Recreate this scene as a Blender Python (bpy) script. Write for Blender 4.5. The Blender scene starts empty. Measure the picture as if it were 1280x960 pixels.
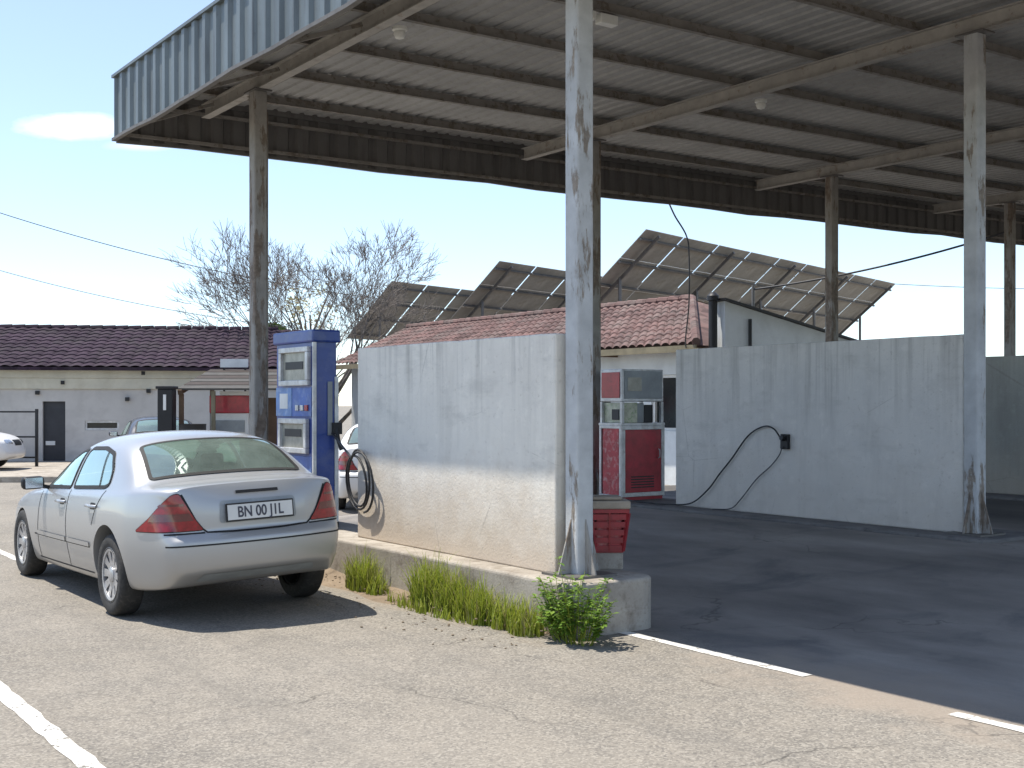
import bpy, bmesh, math, random
from mathutils import Vector, Matrix
from mathutils.bvhtree import BVHTree

random.seed(7)
SC = bpy.context.scene
COL = SC.collection
PI = math.pi
YAW = math.radians(35.1)
CY, SY = math.cos(YAW), math.sin(YAW)
EYE = 1.65


def RF(x, z, h=0.0):
    """street frame (x to the right along the street, z away) -> world"""
    return Vector((x * CY + z * SY, -x * SY + z * CY, h))


# ------------------------------------------------------------------ helpers
class MB:
    def __init__(self):
        self.v = []; self.f = []; self.m = []

    def add(self, vs, fs, mi=0):
        o = len(self.v)
        self.v += [tuple(p) for p in vs]
        self.f += [tuple(i + o for i in f) for f in fs]
        self.m += [mi] * len(fs)
        return self

    def box(self, x0, x1, y0, y1, z0, z1, mi=0, M=None):
        vs = [(x0, y0, z0), (x1, y0, z0), (x1, y1, z0), (x0, y1, z0), (x0, y0, z1), (x1, y0, z1), (x1, y1, z1), (x0, y1, z1)]
        if M is not None:
            vs = [M @ Vector(p) for p in vs]
        return self.add(vs, [(3, 2, 1, 0), (4, 5, 6, 7), (0, 1, 5, 4), (1, 2, 6, 5), (2, 3, 7, 6), (3, 0, 4, 7)], mi)

    def tube(self, pts, r, n=6, mi=0, cap=True):
        pts = [Vector(p) for p in pts]
        rs = r if isinstance(r, (list, tuple)) else [r] * len(pts)
        vs = []; fs = []
        ref = None
        for i, p in enumerate(pts):
            a = pts[max(i - 1, 0)]; b = pts[min(i + 1, len(pts) - 1)]
            d = (b - a)
            if d.length < 1e-9:
                d = Vector((0, 0, 1))
            d.normalize()
            if ref is None:
                ref = Vector((1, 0, 0)) if abs(d.x) < .8 else Vector((0, 1, 0))
            u = (ref - d * ref.dot(d))
            if u.length < 1e-5:
                u = Vector((0, 1, 0)) - d * d.y
            u.normalize(); ref = u
            w = d.cross(u)
            for k in range(n):
                t = 2 * PI * k / n
                vs.append(p + (u * math.cos(t) + w * math.sin(t)) * rs[i])
        for i in range(len(pts) - 1):
            for k in range(n):
                k2 = (k + 1) % n
                fs.append((i * n + k, i * n + k2, (i + 1) * n + k2, (i + 1) * n + k))
        if cap:
            fs.append(tuple(reversed(range(n))))
            fs.append(tuple(range((len(pts) - 1) * n, len(pts) * n)))
        return self.add(vs, fs, mi)

    def bar(self, a, b, w, h, mi=0):
        """rectangular bar from a to b, w wide (horizontal), h tall; a,b on the centre line"""
        a = Vector(a); b = Vector(b)
        d = (b - a).normalized()
        s = d.cross(Vector((0, 0, 1)))
        if s.length < 1e-4:
            s = Vector((1, 0, 0))
        s.normalize()
        t = s.cross(d)
        vs = []
        for p in (a, b):
            for i, j in ((-1, -1), (1, -1), (1, 1), (-1, 1)):
                vs.append(p + s * (i * w / 2) + t * (j * h / 2))
        return self.add(vs, [(0, 1, 2, 3), (7, 6, 5, 4), (0, 4, 5, 1), (1, 5, 6, 2), (2, 6, 7, 3), (3, 7, 4, 0)], mi)

    def lathe(self, prof, n=24, M=None, mi=0, close=False):
        """prof: list of (r, t): radius r, position t along local X axis"""
        vs = []; fs = []
        for r, t in prof:
            for k in range(n):
                a = 2 * PI * k / n
                p = Vector((t, r * math.cos(a), r * math.sin(a)))
                vs.append(M @ p if M is not None else p)
        m = len(prof)
        for i in range(m - 1 + (1 if close else 0)):
            j = (i + 1) % m
            for k in range(n):
                k2 = (k + 1) % n
                fs.append((i * n + k, j * n + k, j * n + k2, i * n + k2))
        return self.add(vs, fs, mi)

    def prism(self, poly, fn, d0, d1, mi=0):
        """poly of 2-D points; fn(a,b,d) -> 3-D point"""
        n = len(poly)
        vs = [fn(a, b, d0) for a, b in poly] + [fn(a, b, d1) for a, b in poly]
        fs = [tuple(reversed(range(n))), tuple(range(n, 2 * n))]
        for i in range(n):
            j = (i + 1) % n
            fs.append((i, j, n + j, n + i))
        return self.add(vs, fs, mi)

    def xf(self, M):
        self.v = [tuple(M @ Vector(p)) for p in self.v]
        return self

    def build(self, name, mats, parent=None, smooth=False, bevel=0.0, fix=True, seg=2):
        me = bpy.data.meshes.new(name)
        me.from_pydata(self.v, [], self.f)
        if not isinstance(mats, (list, tuple)):
            mats = [mats]
        for m in mats:
            me.materials.append(m)
        me.polygons.foreach_set('material_index', self.m)
        if fix:
            b = bmesh.new(); b.from_mesh(me)
            bmesh.ops.recalc_face_normals(b, faces=b.faces)
            b.to_mesh(me); b.free()
        if smooth:
            me.polygons.foreach_set('use_smooth', [True] * len(me.polygons))
            if smooth != 'all':
                me.set_sharp_from_angle(angle=math.radians(40))
        me.update()
        o = bpy.data.objects.new(name, me)
        COL.objects.link(o)
        if parent is not None:
            o.parent = parent
        if bevel:
            md = o.modifiers.new('bevel', 'BEVEL')
            md.width = bevel; md.segments = seg; md.limit_method = 'ANGLE'; md.angle_limit = math.radians(50)
        return o


def tag(o, label=None, cat=None, group=None, kind=None):
    if label: o['label'] = label
    if cat: o['category'] = cat
    if group: o['group'] = group
    if kind: o['kind'] = kind
    return o


def empty(name, loc=(0, 0, 0), rz=0.0):
    o = bpy.data.objects.new(name, None)
    o.empty_display_size = .2
    COL.objects.link(o)
    o.location = loc; o.rotation_euler = (0, 0, rz)
    return o


def copy_tree(o, parent=None):
    c = o.copy(); COL.objects.link(c); c.parent = parent
    for ch in list(o.children):
        copy_tree(ch, c)
    return c


# ------------------------------------------------------------------ materials
class NT:
    def __init__(self, name):
        self.mat = bpy.data.materials.new(name)
        self.mat.use_nodes = True
        self.t = self.mat.node_tree
        self.t.nodes.clear()
        self.out = self.t.nodes.new('ShaderNodeOutputMaterial')
        self.b = self.t.nodes.new('ShaderNodeBsdfPrincipled')
        self.t.links.new(self.b.outputs[0], self.out.inputs[0])
        self.tc = None

    def n(self, ty, **kw):
        nd = self.t.nodes.new(ty)
        for k, v in kw.items():
            setattr(nd, k, v)
        return nd

    def link(self, a, b):
        self.t.links.new(a, b)

    def coord(self, scale=(1, 1, 1), kind='Object'):
        if self.tc is None:
            self.tc = self.n('ShaderNodeTexCoord')
        mp = self.n('ShaderNodeMapping')
        mp.inputs['Scale'].default_value = scale
        self.link(self.tc.outputs[kind], mp.inputs['Vector'])
        return mp.outputs[0]

    def noise(self, scale, detail=4, rough=.55, vec=None, dist=0.0, out='Fac'):
        nd = self.n('ShaderNodeTexNoise')
        nd.inputs['Scale'].default_value = scale
        nd.inputs['Detail'].default_value = detail
        nd.inputs['Roughness'].default_value = rough
        nd.inputs['Distortion'].default_value = dist
        self.link(vec if vec is not None else self.coord(), nd.inputs['Vector'])
        return nd.outputs[out]

    def voro(self, scale, feature='F1', vec=None, out='Distance', rnd=1.0):
        nd = self.n('ShaderNodeTexVoronoi')
        nd.feature = feature
        nd.inputs['Scale'].default_value = scale
        nd.inputs['Randomness'].default_value = rnd
        self.link(vec if vec is not None else self.coord(), nd.inputs['Vector'])
        return nd.outputs[out]

    def ramp(self, fac, a, b, inv=False):
        nd = self.n('ShaderNodeMapRange')
        nd.inputs['From Min'].default_value = a
        nd.inputs['From Max'].default_value = b
        nd.inputs['To Min'].default_value = 1.0 if inv else 0.0
        nd.inputs['To Max'].default_value = 0.0 if inv else 1.0
        nd.clamp = True
        self.link(fac, nd.inputs['Value'])
        return nd.outputs[0]

    def math(self, op, a, b=None, c=None):
        nd = self.n('ShaderNodeMath', operation=op)
        for i, v in enumerate((a, b, c)):
            if v is None: continue
            if isinstance(v, (int, float)):
                nd.inputs[i].default_value = v
            else:
                self.link(v, nd.inputs[i])
        return nd.outputs[0]

    def mix(self, fac, a, b, blend='MIX'):
        nd = self.n('ShaderNodeMix', data_type='RGBA', blend_type=blend)
        for i, v in ((0, fac), (6, a), (7, b)):
            if isinstance(v, (int, float)):
                nd.inputs[i].default_value = v
            elif isinstance(v, (tuple, list)):
                nd.inputs[i].default_value = (*v[:3], 1)
            else:
                self.link(v, nd.inputs[i])
        return nd.outputs[2]

    def sep(self, vec):
        nd = self.n('ShaderNodeSeparateXYZ'); self.link(vec, nd.inputs[0]); return nd.outputs

    def set(self, color=None, rough=None, metal=None, bump=None, bump_s=.3, bump_d=.01, coat=None, spec=None):
        b = self.b
        for key, v in (('Base Color', color), ('Roughness', rough), ('Metallic', metal), ('Coat Weight', coat), ('Specular IOR Level', spec)):
            if v is None: continue
            if isinstance(v, (int, float)):
                b.inputs[key].default_value = v
            elif isinstance(v, (tuple, list)):
                b.inputs[key].default_value = (*v[:3], 1)
            else:
                self.link(v, b.inputs[key])
        if bump is not None:
            bn = self.n('ShaderNodeBump')
            bn.inputs['Strength'].default_value = bump_s
            bn.inputs['Distance'].default_value = bump_d
            self.link(bump, bn.inputs['Height'])
            self.link(bn.outputs[0], b.inputs['Normal'])
        return self.mat


def simple(name, col, rough=.6, metal=0.0, var=.25, scale=3.0, bump=.15, dirt=None, coat=None, spec=None):
    m = NT(name)
    n1 = m.noise(scale, 5)
    n2 = m.noise(scale * 9, 3)
    dark = tuple(c * (1 - var) for c in col)
    lite = tuple(min(1, c * (1 + var * .6)) for c in col)
    c = m.mix(m.ramp(n1, .3, .7), dark, lite)
    c = m.mix(m.math('MULTIPLY', m.ramp(n2, .45, .75), .3), c, tuple(x * (1 - var) for x in col))
    if dirt:
        c = m.mix(m.math('MULTIPLY', m.ramp(m.noise(scale * 2.3, 6, .65), .5, .68), dirt[3]), c, dirt[:3])
    return m.set(c, rough, metal, n2 if bump else None, bump, .004, coat, spec)


def m_ground():
    m = NT('asphalt_ground')
    xyz = m.sep(m.coord())
    big = m.noise(.45, 5, .6)
    med = m.noise(2.6, 6, .65)
    fine = m.noise(60, 3, .7)
    agg = m.voro(85, out='Color')
    aggv = m.sep(agg)[0]
    old = m.mix(m.ramp(big, .3, .7), (.20, .18, .15), (.26, .235, .20))
    old = m.mix(m.math('MULTIPLY', m.ramp(med, .42, .7), .6), old, (.15, .14, .125))
    old = m.mix(m.math('MULTIPLY', m.ramp(aggv, .55, .95), .6), old, (.38, .35, .30))
    old = m.mix(m.math('MULTIPLY', m.ramp(aggv, .3, .0), .6), old, (.09, .085, .08))
    old = m.mix(m.math('MULTIPLY', m.ramp(fine, .5, .8), .3), old, (.12, .11, .10))
    # oil drips and faint wheel tracks along the lane
    spots = m.ramp(m.voro(1.9, 'F1'), .05, .11, inv=True)
    spots = m.math('MULTIPLY', spots, m.ramp(m.noise(.7, 2), .5, .58))
    old = m.mix(m.math('MULTIPLY', spots, .45), old, (.07, .065, .06))
    trk = m.ramp(m.noise(1.5, 4, .6, m.coord((1.3, .06, 1))), .52, .7)
    old = m.mix(m.math('MULTIPLY', trk, .32), old, (.13, .122, .11))
    pale = m.ramp(m.noise(.33, 4, .6, m.coord((1, .5, 1))), .5, .68)
    old = m.mix(m.math('MULTIPLY', pale, .35), old, (.33, .295, .245))
    # newer, oil-darkened asphalt of the fuelling lanes, worn edge
    edge = m.math('ADD', xyz[0], m.math('MULTIPLY', m.math('SUBTRACT', m.noise(1.1, 5, .65), .5), .55))
    lane = m.ramp(edge, 5.55, 6.0)
    lane2 = m.ramp(xyz[0], 32, 33, inv=True)
    lane3 = m.ramp(xyz[1], 16.5, 17.5, inv=True)
    lane = m.math('MULTIPLY', m.math('MULTIPLY', lane, lane2), lane3)
    strv = m.coord((1.0, .32, 1))
    sm = m.noise(1.3, 6, .6, strv)
    new = m.mix(m.ramp(sm, .3, .72), (.13, .118, .108), (.34, .31, .275))
    new = m.mix(m.math('MULTIPLY', m.ramp(m.noise(.9, 5, .62, dist=.6), .53, .68), .7), new, (.085, .085, .09))
    new = m.mix(m.math('MULTIPLY', m.ramp(m.noise(3.2, 5, .7, strv), .6, .75), .6), new, (.17, .165, .16))
    new = m.mix(m.math('MULTIPLY', m.ramp(aggv, .6, .95), .25), new, (.2, .19, .18))
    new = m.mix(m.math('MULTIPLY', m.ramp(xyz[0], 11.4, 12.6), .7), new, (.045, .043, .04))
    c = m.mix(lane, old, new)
    # blown brown sand along the worn line and beside the kerb
    dx = m.math('DIVIDE', m.math('SUBTRACT', xyz[0], 5.75), .55)
    dy = m.math('DIVIDE', m.math('SUBTRACT', xyz[1], 4.35), 1.5)
    r2 = m.math('SQRT', m.math('ADD', m.math('MULTIPLY', dx, dx), m.math('MULTIPLY', dy, dy)))
    sand = m.ramp(m.math('ADD', r2, m.math('MULTIPLY', m.math('SUBTRACT', med, .5), 2.2)), .35, 1.15, inv=True)
    c = m.mix(m.math('MULTIPLY', sand, .75), c, (.285, .24, .195))
    dx = m.math('DIVIDE', m.math('SUBTRACT', xyz[0], 5.2), .32)
    dy = m.math('DIVIDE', m.math('SUBTRACT', xyz[1], 9.3), 2.6)
    r2 = m.math('SQRT', m.math('ADD', m.math('MULTIPLY', dx, dx), m.math('MULTIPLY', dy, dy)))
    sand = m.ramp(m.math('ADD', r2, m.math('MULTIPLY', m.math('SUBTRACT', med, .5), 2.0)), .4, 1.2, inv=True)
    c = m.mix(m.math('MULTIPLY', sand, .6), c, (.24, .185, .13))
    # cracks
    wob = m.n('ShaderNodeVectorMath', operation='ADD')
    nz = m.n('ShaderNodeTexNoise'); nz.inputs['Scale'].default_value = 1.6; nz.inputs['Detail'].default_value = 6
    m.link(m.coord(), nz.inputs['Vector'])
    sc = m.n('ShaderNodeVectorMath', operation='SCALE'); sc.inputs['Scale'].default_value = .7
    m.link(nz.outputs['Color'], sc.inputs[0])
    m.link(m.coord(), wob.inputs[0]); m.link(sc.outputs[0], wob.inputs[1])
    cr = m.voro(.42, 'DISTANCE_TO_EDGE', wob.outputs[0])
    crack = m.ramp(cr, .0005, .0045, inv=True)
    crack = m.math('MULTIPLY', crack, m.ramp(m.noise(.8, 3), .47, .58))
    c = m.mix(m.math('MULTIPLY', crack, .5), c, (.05, .045, .04))
    h = m.math('ADD', m.math('MULTIPLY', aggv, .5), m.math('SUBTRACT', fine, m.math('MULTIPLY', crack, 1.5)))
    return m.set(c, m.mix(lane, (.93, .93, .93), (.72, .72, .72)), 0, h, .55, .006, spec=.35)


def m_wall(name, pale_tone=(.66, .63, .58), grey=(.5, .5, .49), z0=.38, peel_sun=1.0):
    m = NT(name)
    xyz = m.sep(m.coord())
    big = m.noise(1.1, 6, .62)
    vst = m.noise(2.2, 6, .62, m.coord((1.6, 1.6, .22)))
    fine = m.noise(38, 4, .6)
    c = m.mix(m.ramp(big, .3, .7), grey, pale_tone)  # two plaster tones mixed at random by noise
    c = m.mix(m.math('MULTIPLY', m.ramp(vst, .48, .74), .5), c, tuple(x * .72 for x in grey))
    c = m.mix(m.math('MULTIPLY', m.ramp(m.noise(7, 6, .7), .55, .7), .4), c, tuple(x * 1.12 for x in pale_tone))
    drip = m.noise(1.0, 5, .7, m.coord((9, 9, .28)))
    top = m.ramp(m.math('ADD', xyz[2], m.math('MULTIPLY', m.noise(2.0, 4), 1.2)), 1.9, 2.9)
    c = m.mix(m.math('MULTIPLY', m.math('MULTIPLY', m.ramp(drip, .50, .68), top), .6), c, (.30, .285, .26))
    c = m.mix(m.math('MULTIPLY', m.ramp(m.noise(1.7, 5, .7, m.coord((.7, .7, 2.2))), .55, .7), .35), c, (.44, .42, .38))
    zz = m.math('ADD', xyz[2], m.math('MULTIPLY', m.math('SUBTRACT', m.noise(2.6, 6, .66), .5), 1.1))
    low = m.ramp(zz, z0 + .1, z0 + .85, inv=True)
    c = m.mix(m.math('MULTIPLY', low, .8 * peel_sun), c, (.52, .425, .32))  # beige peeling low down, widened so its colour also holds the warm sunlit strip
    pit = m.ramp(m.noise(19, 6, .7), .60, .70)
    c = m.mix(m.math('MULTIPLY', pit, .22), c, (.40, .36, .31))
    crk = m.ramp(m.voro(.7, 'DISTANCE_TO_EDGE', m.coord((1, 1, 1.6))), .0, .006, inv=True)
    c = m.mix(m.math('MULTIPLY', m.math('MULTIPLY', crk, m.ramp(big, .5, .6)), .35), c, (.2, .18, .16))
    h = m.math('ADD', m.math('MULTIPLY', big, 1.0), m.math('ADD', m.math('MULTIPLY', fine, .35), m.math('MULTIPLY', pit, -.4)))
    return m.set(c, .88, 0, h, .5, .02, spec=.25)


def m_concrete(name, a=(.36, .34, .31), b=(.5, .47, .42), d=(.2, .18, .15)):
    m = NT(name)
    n1 = m.noise(2.3, 6, .65); n2 = m.noise(55, 3)
    c = m.mix(m.ramp(n1, .3, .7), a, b)
    c = m.mix(m.math('MULTIPLY', m.ramp(m.noise(6, 6, .7), .52, .68), .7), c, d)
    c = m.mix(m.math('MULTIPLY', m.ramp(n2, .55, .8), .4), c, d)
    return m.set(c, .92, 0, m.math('ADD', n1, m.math('MULTIPLY', n2, .4)), .5, .015, spec=.25)


def m_peel(name, paint=(.52, .54, .55), under=(.2, .165, .135), amount=.52, vert=.2, rustfoot=0.0):
    m = NT(name)
    mask = m.noise(9, 8, .72, m.coord((1, 1, vert)))
    mask2 = m.noise(2.4, 5, .6, m.coord((1, 1, vert * 2)))
    f = m.ramp(m.math('ADD', m.math('MULTIPLY', mask, .65), m.math('ADD', m.math('MULTIPLY', mask2, .35), m.math('MULTIPLY', m.ramp(m.sep(m.coord())[2], 1.1, .4), rustfoot))), amount, amount + .035)
    pn = m.mix(m.ramp(m.noise(5, 5, .6), .3, .7), tuple(x * .72 for x in paint), paint)
    un = m.mix(m.ramp(m.noise(17, 5), .35, .7), under, tuple(x * 1.7 for x in under))
    return m.set(m.mix(f, pn, un), .75, 0, m.math('SUBTRACT', m.noise(40, 3), f), .35, .006, spec=.3)


def m_sheet(name, col=(.30, .34, .36), rust=(.14, .09, .065), amt=.5, rough=.5, metal=.35):
    m = NT(name)
    n1 = m.noise(.9, 5, .6); st = m.noise(3.0, 6, .65, m.coord((3, 3, .3)))
    c = m.mix(m.ramp(n1, .3, .7), tuple(x * .8 for x in col), tuple(x * 1.15 for x in col))
    c = m.mix(m.math('MULTIPLY', m.ramp(st, .5, .7), amt), c, rust)
    c = m.mix(m.math('MULTIPLY', m.ramp(m.noise(24, 3), .6, .75), .3), c, rust)
    return m.set(c, rough, metal, None, spec=.4)


def m_glass(name, tint=(.66, .86, .80), ior=1.5):
    m = NT(name)
    m.t.nodes.remove(m.b)
    tr = m.n('ShaderNodeBsdfTransparent'); tr.inputs[0].default_value = (*tint, 1)
    gl = m.n('ShaderNodeBsdfGlossy'); gl.inputs['Roughness'].default_value = .03
    gl.inputs[0].default_value = (.80, .95, .90, 1)
    fr = m.n('ShaderNodeFresnel'); fr.inputs[0].default_value = ior
    mx = m.n('ShaderNodeMixShader')
    k = m.math('MINIMUM', m.math('ADD', m.math('MULTIPLY', fr.outputs[0], 2.0), .16), 1.0)
    m.link(k, mx.inputs[0]); m.link(tr.outputs[0], mx.inputs[1]); m.link(gl.outputs[0], mx.inputs[2])
    df = m.n('ShaderNodeBsdfDiffuse'); df.inputs[0].default_value = (.46, .58, .52, 1)
    dm = m.n('ShaderNodeMixShader')
    m.link(m.ramp(m.noise(2.4, 4, .6), .2, .8), dm.inputs[0])
    dk = m.math('ADD', .10, m.math('MULTIPLY', m.ramp(m.noise(2.4, 4, .6), .3, .7), .14))
    m.link(dk, dm.inputs[0]); m.link(mx.outputs[0], dm.inputs[1]); m.link(df.outputs[0], dm.inputs[2])
    m.link(dm.outputs[0], m.out.inputs[0])
    return m.mat


def m_paint(name, col, metal=.55, rough=.33):
    m = NT(name)
    dust = m.ramp(m.noise(1.6, 2, .5), .25, .8)
    z = m.sep(m.coord())[2]
    low = m.ramp(m.math('ADD', z, m.math('MULTIPLY', m.noise(2.5, 2), .35)), .35, .85, inv=True)
    c = m.mix(m.math('MULTIPLY', dust, .12), col, (.42, .38, .33))
    c = m.mix(m.math('MULTIPLY', low, .45), c, (.36, .32, .27))
    r = m.math('ADD', rough, m.math('MULTIPLY', m.math('ADD', dust, low), .12))
    m.set(c, r, metal, None, coat=.6)
    m.b.inputs['Coat Roughness'].default_value = .08
    return m.mat


def m_leaf(name, a, b, c3):
    m = NT(name)
    oi = m.n('ShaderNodeNewGeometry')
    r = oi.outputs['Random Per Island']
    c = m.mix(r, a, b)
    c = m.mix(m.ramp(m.noise(5, 3), .45, .7), c, c3)
    m.set(c, .55, 0, spec=.35)
    tl = m.n('ShaderNodeBsdfTranslucent')
    m.link(c, tl.inputs[0])
    mx = m.n('ShaderNodeMixShader'); mx.inputs[0].default_value = .35
    m.link(m.b.outputs[0], mx.inputs[1]); m.link(tl.outputs[0], mx.inputs[2])
    m.link(mx.outputs[0], m.out.inputs[0])
    return m.mat


M = {}
M['ground'] = m_ground()
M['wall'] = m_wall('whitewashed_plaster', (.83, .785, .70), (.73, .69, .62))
M['wall_b'] = m_wall('grey_plaster', (.735, .705, .65), (.63, .61, .57), peel_sun=.3)
M['wall_c'] = m_wall('dull_plaster', (.42, .42, .38), (.33, .33, .30), peel_sun=.5)
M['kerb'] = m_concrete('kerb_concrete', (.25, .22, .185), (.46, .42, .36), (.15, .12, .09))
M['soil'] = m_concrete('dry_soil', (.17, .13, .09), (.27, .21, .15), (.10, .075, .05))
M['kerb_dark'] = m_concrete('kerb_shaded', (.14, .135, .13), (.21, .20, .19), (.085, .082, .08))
M['column'] = m_peel('peeling_column', (.56, .57, .57), (.2, .17, .14), .55, .2, .05)
M['column_old'] = m_peel('peeling_column_brown', (.36, .34, .31), (.15, .12, .095), .50)
M['beam'] = m_peel('beam_paint', (.46, .435, .40), (.24, .21, .18), .56, 1)
M['purlin'] = m_peel('purlin_paint', (.29, .27, .245), (.14, .12, .10), .52, 1)
M['roof'] = m_sheet('roof_sheet', (.38, .375, .365), (.23, .22, .205), .45, .65, .1)
M['fascia'] = m_sheet('fascia_sheet', (.16, .185, .19), (.085, .085, .085), .6, .5, .25)
M['fascia_in'] = m_sheet('fascia_brown', (.15, .143, .135), (.08, .07, .064), .55, .65, .1)
M['blue'] = simple('pump_blue', (.022, .06, .28), .4, 0, .3, 2.5, .1, (.12, .15, .28, .4), coat=.2)
M['blue_lt'] = simple('pump_blue_faded', (.13, .26, .56), .4, 0, .3, 5, .1, (.45, .52, .6, .5))
M['blue_mid'] = simple('pump_blue_panel', (.05, .13, .44), .4, 0, .3, 4, .1, (.3, .4, .55, .4))
M['red'] = simple('pump_red', (.42, .025, .04), .4, 0, .3, 4, .1, (.16, .02, .025, .5), coat=.2)
M['red_worn'] = simple('pump_red_worn', (.5, .04, .055), .45, 0, .3, 6, .1, (.6, .35, .33, .75))
M['steel'] = simple('brushed_trim', (.6, .6, .6), .4, .35, .3, 6, .05, (.35, .3, .27, .5))
M['panelgrey'] = simple('panel_grey', (.28, .30, .31), .4, 0, .25, 4, .05)
M['dark'] = simple('dark_recess', (.018, .018, .02), .5, 0, .2)
M['display'] = simple('dial_face', (.34, .33, .28), .25, 0, .3, 8, .0)
M['dialpale'] = simple('dial_pale', (.55, .55, .42), .4, 0, .35, 9, 0, (.2, .34, .12, .8))
M['rubber'] = simple('black_rubber', (.025, .025, .026), .6, 0, .3, 12)
M['grime'] = simple('grime_concrete', (.42, .39, .34), .9, 0, .3, 5)
M['bin'] = simple('red_bin_plastic', (.30, .018, .025), .45, 0, .3, 8, .1, (.12, .02, .02, .5))
M['cloth'] = simple('pale_cloth', (.34, .29, .23), .9, 0, .3, 7, .3)
M['line'] = None
M['white'] = simple('white_board', (.72, .72, .70), .6, 0, .15)


def m_tile(name, a, b, lich, sc=3.4):
    m = NT(name)
    cell = m.sep(m.voro(sc, out='Color'))[0]
    c = m.mix(cell, a, b)
    c = m.mix(m.math('MULTIPLY', m.ramp(m.noise(1.4, 6, .65), .48, .66), .55), c, lich)
    c = m.mix(m.math('MULTIPLY', m.ramp(m.noise(9, 5, .7), .55, .7), .45), c, tuple(x * .5 for x in a))
    return m.set(c, .88, 0, m.noise(30, 3), .2, .005, spec=.2)


M['tileroof'] = m_tile('dark_purple_tile', (.024, .015, .024), (.05, .032, .048), (.05, .045, .045))
M['terra'] = m_tile('terracotta_tile', (.09, .06, .056), (.19, .118, .108), (.20, .17, .155))
M['cream'] = simple('cream_plaster', (.55, .525, .43), .85, 0, .18, 1.2, .2, (.42, .38, .28, .4))
M['greywall'] = simple('grey_wall_paint', (.55, .53, .50), .85, 0, .16, .8, .2, (.36, .34, .32, .4))
M['whitewall'] = simple('white_wall_paint', (.72, .75, .76), .85, 0, .14, .9, .2, (.5, .52, .52, .4))
M['doordark'] = simple('dark_door', (.03, .032, .04), .5, 0, .3)
M['winglass'] = simple('dark_window_glass', (.02, .024, .026), .08, 0, .2)
M['timber'] = simple('timber', (.17, .105, .065), .75, 0, .35, 4)
M['plankgrey'] = simple('weathered_plank', (.075, .07, .062), .85, 0, .3, 4)
M['plankdark'] = simple('dark_plank', (.045, .032, .025), .85, 0, .3, 4)
M['ochre'] = simple('ochre_trim', (.22, .19, .125), .8, 0, .3, 3)
M['black'] = simple('black_metal', (.02, .02, .022), .5, .3, .3)
M['cable'] = simple('cable_grey', (.06, .062, .07), .6, 0, .2)
M['panelback'] = simple('solar_backsheet', (.30, .28, .25), .6, 0, .35, 1.1, .05, (.2, .17, .13, .6))
M['panelfront'] = simple('solar_cells', (.012, .016, .04), .12, 0, .2)
M['rail'] = simple('rail_metal', (.16, .15, .14), .5, .3, .3)
M['bark'] = simple('grey_bark', (.19, .165, .14), .9, 0, .35, 6, .3)
M['twig'] = simple('twigs', (.20, .175, .155), .9, 0, .3, 5, 0)
M['leafg'] = m_leaf('grass_blades', (.19, .26, .026), (.36, .40, .055), (.28, .32, .04))
M['leafdry'] = m_leaf('grass_dry', (.28, .25, .10), (.20, .23, .05), (.34, .29, .14))
M['leafb'] = m_leaf('weed_leaves', (.09, .19, .024), (.23, .35, .05), (.14, .24, .03))
M['leafy'] = m_leaf('shrub_leaves', (.05, .09, .025), (.09, .14, .035), (.06, .09, .02))
M['leafylw'] = m_leaf('yellow_leaves', (.42, .38, .2), (.5, .45, .26), (.36, .33, .18))
M['lamp'] = simple('lamp_enamel', (.75, .75, .7), .4, 0, .1)
# car
M['silver'] = m_paint('silver_paint', (.405, .415, .425), .5, .32)
M['carwhite'] = m_paint('white_paint', (.75, .75, .75), 0, .35)
M['cardark'] = m_paint('dark_paint', (.03, .033, .045), .2, .3)
M['glass'] = m_glass('green_tinted_glass')
M['tail'] = simple('tail_lens', (.27, .008, .016), .14, 0, .35, 30, 0, coat=.4)
M['taildark'] = simple('tail_lens_band', (.11, .006, .010), .15, 0, .3, 30, 0, coat=1)
M['seam'] = simple('panel_gap', (.009, .009, .010), .7, 0, .1)
M['tyre'] = simple('tyre', (.028, .027, .026), .8, 0, .3, 14, .2, (.09, .08, .07, .5))
M['rim'] = simple('alloy_rim', (.52, .52, .53), .35, .6, .2, 9, .05, (.2, .17, .14, .5))
M['seat'] = simple('seat_cloth', (.24, .25, .245), .85, 0, .25)
M['platewhite'] = simple('plate_white', (.66, .66, .64), .45, 0, .1)
M['plateink'] = simple('plate_ink', (.05, .05, .07), .5, 0, .1)
M['chrome'] = simple('chrome', (.7, .7, .7), .15, .9, .1)


def m_line():
    m = NT('worn_white_paint')
    w = m.noise(7, 7, .72)
    w2 = m.noise(60, 3, .6)
    keep = m.ramp(m.math('ADD', m.math('MULTIPLY', w, .7), m.math('MULTIPLY', w2, .3)), .40, .46)
    c = m.mix(m.ramp(m.noise(4, 4), .3, .7), (.55, .53, .48), (.72, .70, .66))
    m.set(c, .8, 0, spec=.3)
    tr = m.n('ShaderNodeBsdfTransparent')
    mx = m.n('ShaderNodeMixShader')
    m.link(keep, mx.inputs[0]); m.link(tr.outputs[0], mx.inputs[1]); m.link(m.b.outputs[0], mx.inputs[2])
    m.link(mx.outputs[0], m.out.inputs[0])
    return m.mat


M['line'] = m_line()

# ------------------------------------------------------------------ camera, light, sky
cam = bpy.data.cameras.new('camera'); co = bpy.data.objects.new('camera', cam); COL.objects.link(co)
co.location = (0, 0, EYE); co.rotation_euler = (PI / 2, 0, -YAW)
cam.sensor_width = 36; cam.lens = 1520 / 1280 * 36
cam.shift_y = 25 / 1280
cam.clip_end = 3000; cam.clip_start = .05
SC.camera = co

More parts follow.
